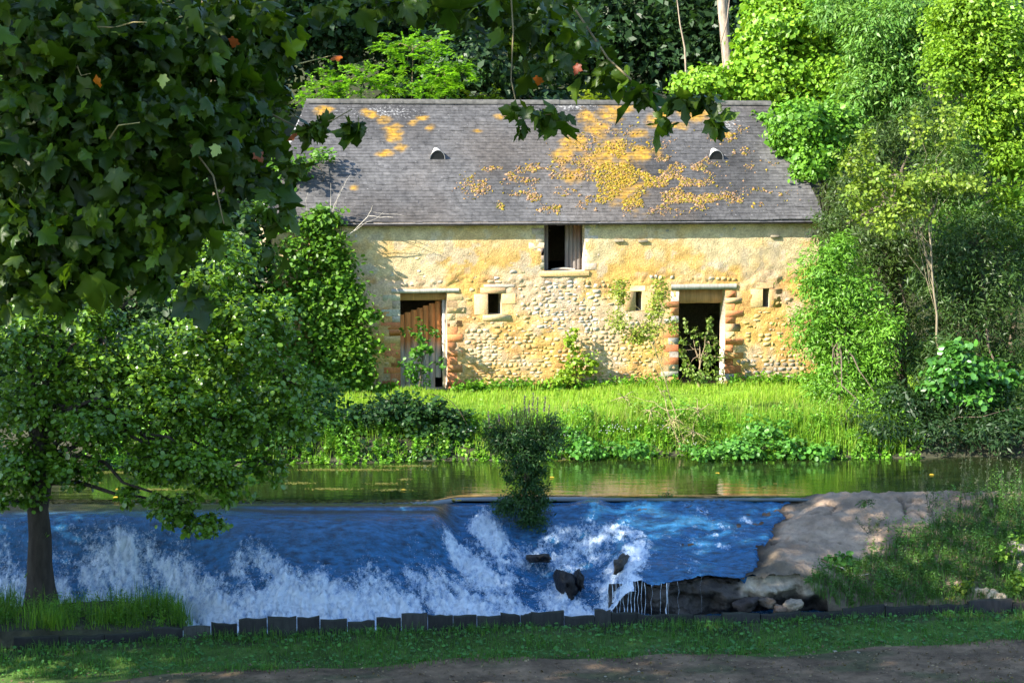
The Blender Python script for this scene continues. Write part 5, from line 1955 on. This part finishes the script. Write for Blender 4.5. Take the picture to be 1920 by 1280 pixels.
bush('door_shrub', 'slender shrub growing before the closed plank door', gz(Wp(785, 735, -.5)), [wclump(*q) for q in [(790, 620, -.5, 12, 24, 90), (800, 650, -.5, 16, 14, 70), (765, 620, -.4, 10, 12, 36), (815, 625, -.5, 18, 8, 45), (780, 655, -.5, 18, 14, 80), (770, 690, -.5, 22, 26, 130), (800, 690, -.4, 24, 14, 70), (790, 720, -.5, 26, 16, 110), (825, 680, -.5, 12, 10, 30)]], .085, [(.07, .19, .02), (.05, .15, .02), (.10, .24, .02)], seed=111, sub=8, ntwig=20)
bush('door_shrub', 'sunlit leggy shrub growing in the open doorway', gz(Wp(1310, 715, -.35)), [wclump(*q) for q in [(1285, 612, -.4, 5, 22, 36), (1282, 640, -.4, 7, 18, 44), (1305, 630, -.4, 10, 18, 60), (1330, 600, -.4, 5, 26, 48), (1328, 640, -.4, 10, 26, 90), (1345, 640, -.4, 12, 18, 60), (1320, 672, -.4, 18, 18, 110), (1345, 670, -.4, 12, 14, 60), (1290, 685, -.4, 14, 18, 90), (1310, 705, -.4, 34, 14, 200), (1340, 700, -.4, 20, 16, 110), (1278, 660, -.4, 8, 16, 40)]], .07, [(.17, .24, .05), (.20, .27, .05), (.12, .22, .04)], seed=112, sub=8, ntwig=30, bark=(.3, .22, .14))
bush('wall_climber', 'lime green climber at the wall between the two doors', gz(Wp(1085, 722, -.3)), [wclump(*q) for q in [(1070, 640, -.3, 14, 26, 130), (1075, 622, -.3, 9, 12, 45), (1100, 675, -.3, 22, 16, 130), (1075, 680, -.3, 20, 22, 150), (1110, 690, -.3, 16, 14, 80), (1065, 705, -.3, 34, 14, 180), (1045, 715, -.3, 30, 9, 110)]], .085, [(.20, .30, .02), (.24, .33, .025), (.14, .28, .02)], seed=113, sub=9)
bush('leafy_sapling', 'pale yellow green sapling hiding the slit window between the doors', gz(at(1286, 850, 43.9)), [px_clump(*q) for q in [(1160, 548, 44.5, 20, 30, 624), (1232, 580, 44.5, 22, 40, 676), (1160, 600, 44.4, 24, 26, 468), (1212, 622, 44.4, 30, 22, 624), (1240, 540, 44.5, 18, 24, 312), (1190, 630, 44.4, 24, 16, 312), (1260, 610, 44.4, 16, 20, 208), (1230, 650, 44.3, 16, 18, 60)]], .06, [(.22, .28, .03), (.26, .30, .04), (.18, .26, .03)], tmpl=T_QUAD, seed=114, sub=10, ntwig=26, cat='sapling', r0=.018, bark=(.2, .18, .08))
bush('pale_bush', 'loose straw coloured bush with dry twigs on the far bank', gz(at(1280, 850, 43.7)), [px_clump(*q) for q in [(1265, 790, 43.6, 40, 30, 300), (1310, 770, 43.7, 40, 30, 300), (1220, 770, 43.7, 34, 26, 180), (1300, 810, 43.4, 44, 26, 360), (1240, 735, 43.9, 34, 24, 160), (1170, 745, 43.9, 40, 24, 160)]], .06, [(.17, .25, .03), (.22, .26, .06), (.13, .24, .03)], tmpl=T_WILLOW, seed=115, sub=10, ntwig=70, bark=(.32, .26, .14))
bush('low_bush', 'bright low leafy bush at the water below the pale bush', gz(at(1400, 855, 43.2)), [px_clump(*q) for q in [(1400, 835, 43.0, 60, 24, 700), (1480, 840, 43.0, 40, 22, 460), (1330, 845, 42.9, 50, 16, 420), (1440, 805, 43.5, 50, 22, 500), (1540, 845, 42.9, 30, 18, 260)]], .085, [(.08, .24, .03), (.11, .27, .03), (.06, .18, .03)], seed=116, sub=18)
bush('low_bush', 'green leafy clump at the water beside the tall weir bush', gz(at(1110, 852, 43.2)), [px_clump(*q) for q in [(1100, 840, 42.9, 46, 20, 460), (1180, 842, 42.9, 46, 18, 420), (1080, 815, 43.3, 34, 20, 260)]], .085, [(.07, .22, .03), (.09, .24, .03)], seed=117, sub=18)

# --- the tall bush on the weir: willow sprays below, purple loosestrife above
wb = np.array([*wpx(985, 985), 0])
wb[2] = float(weir_z(wb[0], wb[1])) - .1
YW = float(wb[1])
WG = [(.030, .085, .022), (.040, .10, .025), (.025, .07, .02), (.05, .12, .02)]
wbush = tree('weir_bush', 'tall dark bush with purple flower spikes growing from the weir crest', 'bush', wb, at(985, 850, YW), [px_clump(*q[:5], int(q[5] * 1.7)) for q in [(975, 945, YW, 42, 34, 900), (1000, 975, YW - .1, 34, 22, 460), (940, 950, YW, 22, 20, 260), (1010, 930, YW, 26, 30, 460), (985, 900, YW, 34, 30, 620), (960, 880, YW, 22, 24, 280), (1010, 880, YW, 22, 20, 300), (985, 855, YW, 52, 26, 700), (950, 830, YW, 46, 26, 560), (1015, 830, YW, 46, 28, 600), (980, 815, YW, 62, 26, 800), (930, 805, YW, 26, 26, 300), (1035, 800, YW, 18, 28, 220)]], .075, WG, T_WILLOW, .035, seed=120, sub=16, spread=.2, ntwig=60, up=.3)
mb = MB()
fm = MB()
for k in range(190):
    px = rg.normal(980, 42)
    top = at(px + rg.normal(0, 8), 775 + abs(px - 980) * .25 + rg.exponential(14) - 12, YW + rg.normal(0, .15))
    bot = at(980 + (px - 980) * .6, 845, YW + rg.normal(0, .1))
    tt = np.linspace(0, 1, 26)
    Q = bot + (top - bot) * tt[:, None]
    put_leaves(mb, Q, _arr([0, 0, .5]) + rg.normal(size=(26, 3)) * .5, rg.normal(size=(26, 3)) + _arr([0, 0, .8]), .07 * (1.1 - .6 * tt), T_WILLOW, palette(rg, 26, WG, .2))
    tube(mb, Q[[0, 13, 25]], [.005, .004, .003], 4, (.05, .06, .03))
for (px, py, l) in [(915, 770, 30), (1000, 735, 34), (984, 740, 26), (1022, 742, 24), (1030, 758, 24), (1042, 775, 30), (1008, 745, 22), (960, 760, 16), (935, 775, 18), (1046, 800, 26), (992, 752, 20)]:
    top = at(px, py, YW)
    bot = at(px - (px - 980) * .08, py + l + 30, YW)
    tube(mb, np.array([bot, top]), [.005, .003], 4, (.06, .07, .04))
    tt = rg.uniform(0, .55, 60)
    Q = top + (bot - top) * tt[:, None]
    put_leaves(fm, Q, rg.normal(size=(60, 3)), rg.normal(size=(60, 3)), .03, T_QUAD, palette(rg, 60, [(.16, .07, .18), (.10, .05, .12), (.07, .08, .05)], .2))
shift(mb, wb).build('stems', M['leaf'], wbush, kind='stuff')
shift(fm, wb).build('flowers', M['leaf'], wbush, kind='stuff')
tuft = np.array([*wpx(1250, 938), 0.0])
tree('fern_tuft', 'small green tuft growing on the weir crest right of the tall bush', 'plant', tuft, tuft + _arr([0, 0, .1]), [px_clump(1250, 932, float(tuft[1]), 14, 9, 160)], .06, WG, T_WILLOW, .008, seed=121, sub=8)
tuft = np.array([*atz(1625, 945, 0.05)])
tree('fern_tuft', 'small dark tuft growing on the dry stone apron', 'plant', tuft, tuft + _arr([0, 0, .1]), [px_clump(1625, 943, float(tuft[1]), 14, 8, 130)], .06, WG, T_WILLOW, .008, seed=122, sub=8)

# ------------------------------------------------------------------ near bank plants
mb = MB()
q = scatter(rg, 52000, -9.6, 10.2, 31.3, 35.6)
yp = plank_y(q[:, 0])
d = yp - .1 - q[:, 1]
strip = 1.5 + .25 * sstep(0, -7, q[:, 0]) + .3 * vnoise(xyz(q[:, 0] * 1.2, 3.3))
ok = (d > .02) & (d < strip + .35 * rg.random(len(q)) ** 3)
q, d, strip = q[ok], d[ok], strip[ok]
dens = vnoise(xyz(q[:, 0] * 2.2, q[:, 1] * 2.2))
H = np.clip(.085 + .05 * dens + rg.normal(0, .03, len(q)), .03, .3) * (1 + .5 * sstep(.7, .1, d))
keep = rg.random(len(q)) < np.clip(.75 + .35 * dens, .25, 1)
q, H = q[keep], H[keep]
blades(mb, on_ground(q, -.01), H, .0055, .7, [(.07, .20, .03), (.09, .24, .03), (.055, .16, .035), (.13, .22, .04)], rg)
stuff('verge_grass', mb, 'grass')
mb = MB()
q = scatter(rg, 9000, -9.6, 10.2, 31.3, 35.6)
d = plank_y(q[:, 0]) - .12 - q[:, 1]
ok = (d > .03) & (d < 1.45)
q = q[ok]
m = len(q)
P = on_ground(q, .0) + np.stack([0 * q[:, 0], 0 * q[:, 0], rg.uniform(.02, .10, m)], -1)
for sc, T in ((.07, T_ROUND),):
    put_leaves(mb, P, _arr([0, -.15, 1]) + rg.normal(size=(m, 3)) * .35, rg.normal(size=(m, 3)) * _arr([1, 1, .25]) + _arr([0, 0, .2]), rg.uniform(.03, .085, m), T, palette(rg, m, [(.06, .19, .035), (.08, .23, .035), (.05, .15, .03)], .2))
stuff('verge_herbs', mb, 'leaf')
# sparse grass at the near side of the path
mb = MB()
q = scatter(rg, 26000, -9, 10, 29.4, 32.2)
edge = 29.4 + .02 * q[:, 0] + 1.35 * sstep(1, 8, q[:, 0])
ok = q[:, 1] < edge + .15 * rg.normal(size=len(q))
q = q[ok]
blades(mb, on_ground(q), rg.uniform(.02, .07, len(q)), .005, .8, [(.08, .20, .035), (.11, .22, .04)], rg)
stuff('path_side_grass', mb, 'grass')
# litter and pebbles on the path
mb = MB()
m = 3200
q = scatter(rg, m, -9, 9.5, 30.4, 33.8)
q = q[q[:, 1] < plank_y(q[:, 0]) - 1.2]
m = len(q)
put_leaves(mb, on_ground(q, .035), _arr([0, 0, 1]) + rg.normal(size=(m, 3)) * .45, rg.normal(size=(m, 3)) * _arr([1, 1, .2]), rg.uniform(.015, .06, m), T_ROUND, palette(rg, m, [(.22, .14, .07), (.12, .07, .04), (.32, .25, .15), (.06, .045, .03)], .3))
for (px, py, sz, c) in [(35, 1275, .10, (.42, .26, .12)), (115, 1276, .10, (.36, .17, .08)), (680, 1272, .06, (.3, .22, .14)), (1135, 1262, .08, (.34, .3, .24)), (1197, 1253, .07, (.4, .36, .28)), (1670, 1208, .13, (.24, .22, .08)), (1876, 1207, .11, (.26, .16, .10)), (1570, 1217, .09, (.36, .32, .24)), (1607, 1220, .09, (.3, .26, .2)), (1340, 1272, .05, (.3, .25, .2))]:
    p = atz(px, py, -1.70)
    p[2] = float(ground_z(p[0], p[1])) + .03
    put_leaves(mb, p[None], _arr([[.1, -.25, 1]]), rg.normal(size=(1, 3)) * _arr([[1, .3, .05]]), sz, T_PLANE, _arr([c]))
stuff('leaf_litter', mb, 'leaf')
# tall grass round the alder
mb = MB()
q = scatter(rg, 15000, -9.8, -4.6, 32.6, 35.6)
yp = plank_y(q[:, 0])
e = q[:, 1] - yp
ok = (e > .05) & (e < 2.0 * sstep(-4.7, -6.8, q[:, 0]) + .15)
q = q[ok]
q = q[rg.random(len(q)) < np.clip(.6 + .9 * vnoise(xyz(q[:, 0] * 2.6, q[:, 1] * 2.6, 5.0)), .12, 1)]
P = on_ground(q, -.02)
H = np.clip(.22 + .30 * vnoise(xyz(q[:, 0] * 2.1, q[:, 1] * 2.1)) + rg.normal(0, .11, len(q)), .06, .9)
blades(mb, P, H, .006, .55, [(.08, .20, .02), (.13, .28, .02), (.06, .15, .025), (.20, .30, .03)], rg)
stuff('tall_grass', mb, 'grass')
mb = MB()
q = scatter(rg, 420, -9.8, -5.0, 33.0, 35.2)
e = q[:, 1] - plank_y(q[:, 0])
q = q[(e > .1) & (e < 1.6 * sstep(-4.8, -6.5, q[:, 0]))]
herbs(mb, on_ground(q), rg.uniform(.2, .5, len(q)), [(.07, .19, .02), (.11, .24, .02)], rg, .09, 12)
stuff('alder_foot_weeds', mb, 'leaf')
# a lone climbing shoot against the alder's trunk
ls = thing('weed_shoot', 'lone pale green shoot leaning across the alder trunk', 'plant', at(50, 1080, 34.3))
mb = MB()
P = np.array([at(*q, 34.3) for q in [(46, 1082), (62, 1058), (75, 1030), (84, 1010), (92, 1003)]])
tube(mb, P, np.linspace(.012, .005, 5), 5, (.14, .26, .04))
put_leaves(mb, P[[1, 2, 3, 3]], rg.normal(size=(4, 3)), _arr([[-.5, 0, 1], [.6, 0, 1], [1, 0, .1], [.5, 0, 1]]), .14, T_WILLOW, np.tile(_arr([.14, .28, .04]), (4, 1)))
shift(mb, at(50, 1080, 34.3)).build('stem', M['leaf'], ls)

# weeds and nettles over the right bank
def slab_or_ground(q):
    z = slab_z(q[:, 0], q[:, 1])
    return np.concatenate([q, z[:, None]], 1)


mb = MB()
q = scatter(rg, 9000, 5.2, 13.5, 34.6, 38.2)
e = q[:, 1] - plank_y(q[:, 0])
lim = np.interp(q[:, 0], [5.2, 5.7, 6.5, 7.3, 8.2, 9, 10.6], [.25, .7, 1.2, 1.5, 1.9, 2.3, 2.5])
ok = (e > .08) & (e < lim * (1 + .15 * rg.normal(size=len(q))))
q = q[ok]
keep = rg.random(len(q)) < .40
q = q[keep]
P = slab_or_ground(q)
H = np.clip(.26 + .2 * vnoise(xyz(q[:, 0] * 1.5, q[:, 1] * 1.5)) + .06 * (np.minimum(q[:, 0], 10) - 6.5) + rg.normal(0, .09, len(q)), .12, 1.0)
herbs(mb, P, H, [(.065, .18, .035), (.085, .22, .035), (.06, .14, .035), (.13, .22, .04)], rg, .085, 15)
stuff('nettles', mb, 'leaf')
mb = MB()
q = scatter(rg, 24000, 5.3, 13.5, 34.7, 37.6)
e = q[:, 1] - plank_y(q[:, 0])
lim = np.interp(q[:, 0], [5.2, 5.7, 6.5, 7.3, 8.2, 9, 10.6], [.2, .6, 1.1, 1.5, 1.9, 2.3, 2.5])
q = q[(e > -.02) & (e < lim)]
blades(mb, slab_or_ground(q), rg.uniform(.06, .32, len(q)), .005, .5, [(.06, .16, .03), (.08, .18, .03), (.12, .18, .05)], rg)
stuff('bank_grass', mb, 'grass')
# thin tall dry weeds standing above the nettles
for j, (px, py, top, Y, lb) in enumerate([(1745, 960, 880, 37.2, 'tall thin weed stalk rising over the pool edge at the pale apron'), (1802, 960, 840, 37.3, 'tall thin weed stalk beside the loose spray at the frame edge'), (1850, 960, 838, 37.3, 'tall dry weed with loose spray against the dark pool'), (1890, 970, 830, 37.2, 'tallest dry weed against the dark pool at the frame edge'), (1776, 1020, 905, 36.8, 'grey green weed stalk standing before the pale apron'), (1630, 1010, 950, 36.6, 'short weed stalk at the lower edge of the pale apron'), (1910, 1010, 860, 36.9, 'outermost tall weed at the frame edge'), (1830, 1010, 880, 36.9, 'grey green weed in the middle of the tall weeds')]):
    b = at(px, py, Y)
    b[2] = float(slab_z(b[:1], b[1:2])[0])
    t = thing('tall_weed', lb, 'plant', b, 0, 'tall dry weeds on the right bank')
    mb = MB()
    for k in range(4):
        tp = at(px + rg.normal(0, 14), top + rg.uniform(0, 30), Y)
        P = bez(b + rg.normal(0, .03, 3) * _arr([1, 1, 0]), tp, 0, 14, .012, rg)
        tube(mb, P, np.linspace(.006, .0025, 14), 4, (.09, .11, .06))
        for p in P[3:]:
            m = 5
            put_leaves(mb, p + rg.normal(0, .012, (m, 3)), rg.normal(size=(m, 3)), rg.normal(size=(m, 3)) + _arr([0, 0, .8]), rg.uniform(.02, .06, m), T_WILLOW, palette(rg, m, [(.06, .12, .04), (.10, .13, .06), (.12, .11, .08)], .2))
    shift(mb, b).build('stalk', M['leaf'], t)
# sunlit yellow plants by the stones
bush('ragwort', 'yellow green leafy weed beside the sunlit tan boulder', slab_or_ground(at(1800, 1120, 35.5)[None, :2])[0], [px_clump(*q) for q in [(1805, 1105, 35.5, 18, 16, 110), (1790, 1118, 35.4, 26, 8, 80), (1815, 1090, 35.5, 10, 10, 40), (1750, 1122, 35.35, 16, 6, 30)]], .07, [(.22, .30, .03), (.28, .33, .04)], seed=130, sub=8, r0=.01)
bush('ragwort', 'bright sunlit weeds with yellow flower heads at the frame edge', slab_or_ground(at(1900, 1115, 35.7)[None, :2])[0], [px_clump(*q) for q in [(1905, 1090, 35.7, 24, 24, 200), (1890, 1108, 35.6, 24, 12, 120), (1880, 1050, 35.9, 16, 30, 60), (1910, 1020, 36, 14, 30, 50)]], .07, [(.12, .26, .03), (.20, .30, .03)], seed=131, sub=8, r0=.012, ntwig=14, bark=(.2, .28, .06))
bush('elder_shoot', 'leafy green shoots spilling over the lower edge of the apron', slab_or_ground(at(1530, 1075, 35.6)[None, :2])[0], [px_clump(*q) for q in [(1490, 1065, 35.6, 22, 12, 70), (1525, 1070, 35.6, 26, 14, 110), (1560, 1060, 35.7, 20, 16, 70), (1580, 1050, 35.8, 24, 16, 90)]], .09, [(.06, .17, .03), (.08, .20, .03)], seed=132, sub=7, r0=.012, ntwig=14)
db = thing('dead_branch', 'pale dead twig lying over the nettles on the right bank', 'branch', at(1570, 1065, 35.7))
mb = MB()
for pts, r in [([(1560, 1058), (1580, 1064), (1592, 1074)], .009), ([(1592, 1074), (1612, 1078), (1630, 1075)], .006), ([(1500, 1072), (1512, 1074), (1520, 1082)], .006), ([(1660, 1070), (1668, 1092), (1672, 1118)], .005), ([(1658, 1130), (1652, 1112), (1662, 1085), (1672, 1080)], .004)]:
    mb = MB()
    tube(mb, np.array([at(*q, 35.55) for q in pts]), r, 5, (.46, .42, .36))
    shift(mb, at(1570, 1065, 35.7)).build('twig', M['bark'], db, smooth=True)

# duckweed and fallen leaves drifting on the pool
mb = MB()
m = 2600
lines = [(680, 880, 90), (760, 873, 50), (720, 906, 26), (735, 918, 30), (760, 898, 14), (1050, 862, 20), (600, 880, 40), (240, 885, 60), (300, 917, 60), (560, 905, 26), (620, 916, 40), (1020, 915, 12), (120, 905, 50)]
for (px, py, w) in lines:
    k = int(w * 5)
    u = px + rg.normal(0, w * .55, k)
    v = py + rg.normal(0, 1.0, k)
    P = np.array([atz(a, b, .006) for a, b in zip(u, v)])
    put_leaves(mb, P, _arr([0, 0, 1]) + rg.normal(size=(k, 3)) * .03, rg.normal(size=(k, 3)) * _arr([1, 1, 0]), rg.uniform(.015, .045, k), T_ROUND, palette(rg, k, [(.16, .18, .04), (.24, .22, .07)], .2))
for (px, py) in [(760, 919), (1452, 905), (1428, 912), (1752, 890), (222, 915), (222, 932), (1030, 895), (845, 936), (855, 938), (1345, 885)]:
    P = atz(px, py, .012)[None]
    put_leaves(mb, P, _arr([[0, -.2, 1]]), rg.normal(size=(1, 3)) * _arr([[1, .3, 0]]), .11, T_ROUND, _arr([[.45, .32, .03]]))
stuff('floating_leaves', mb, 'leaf')
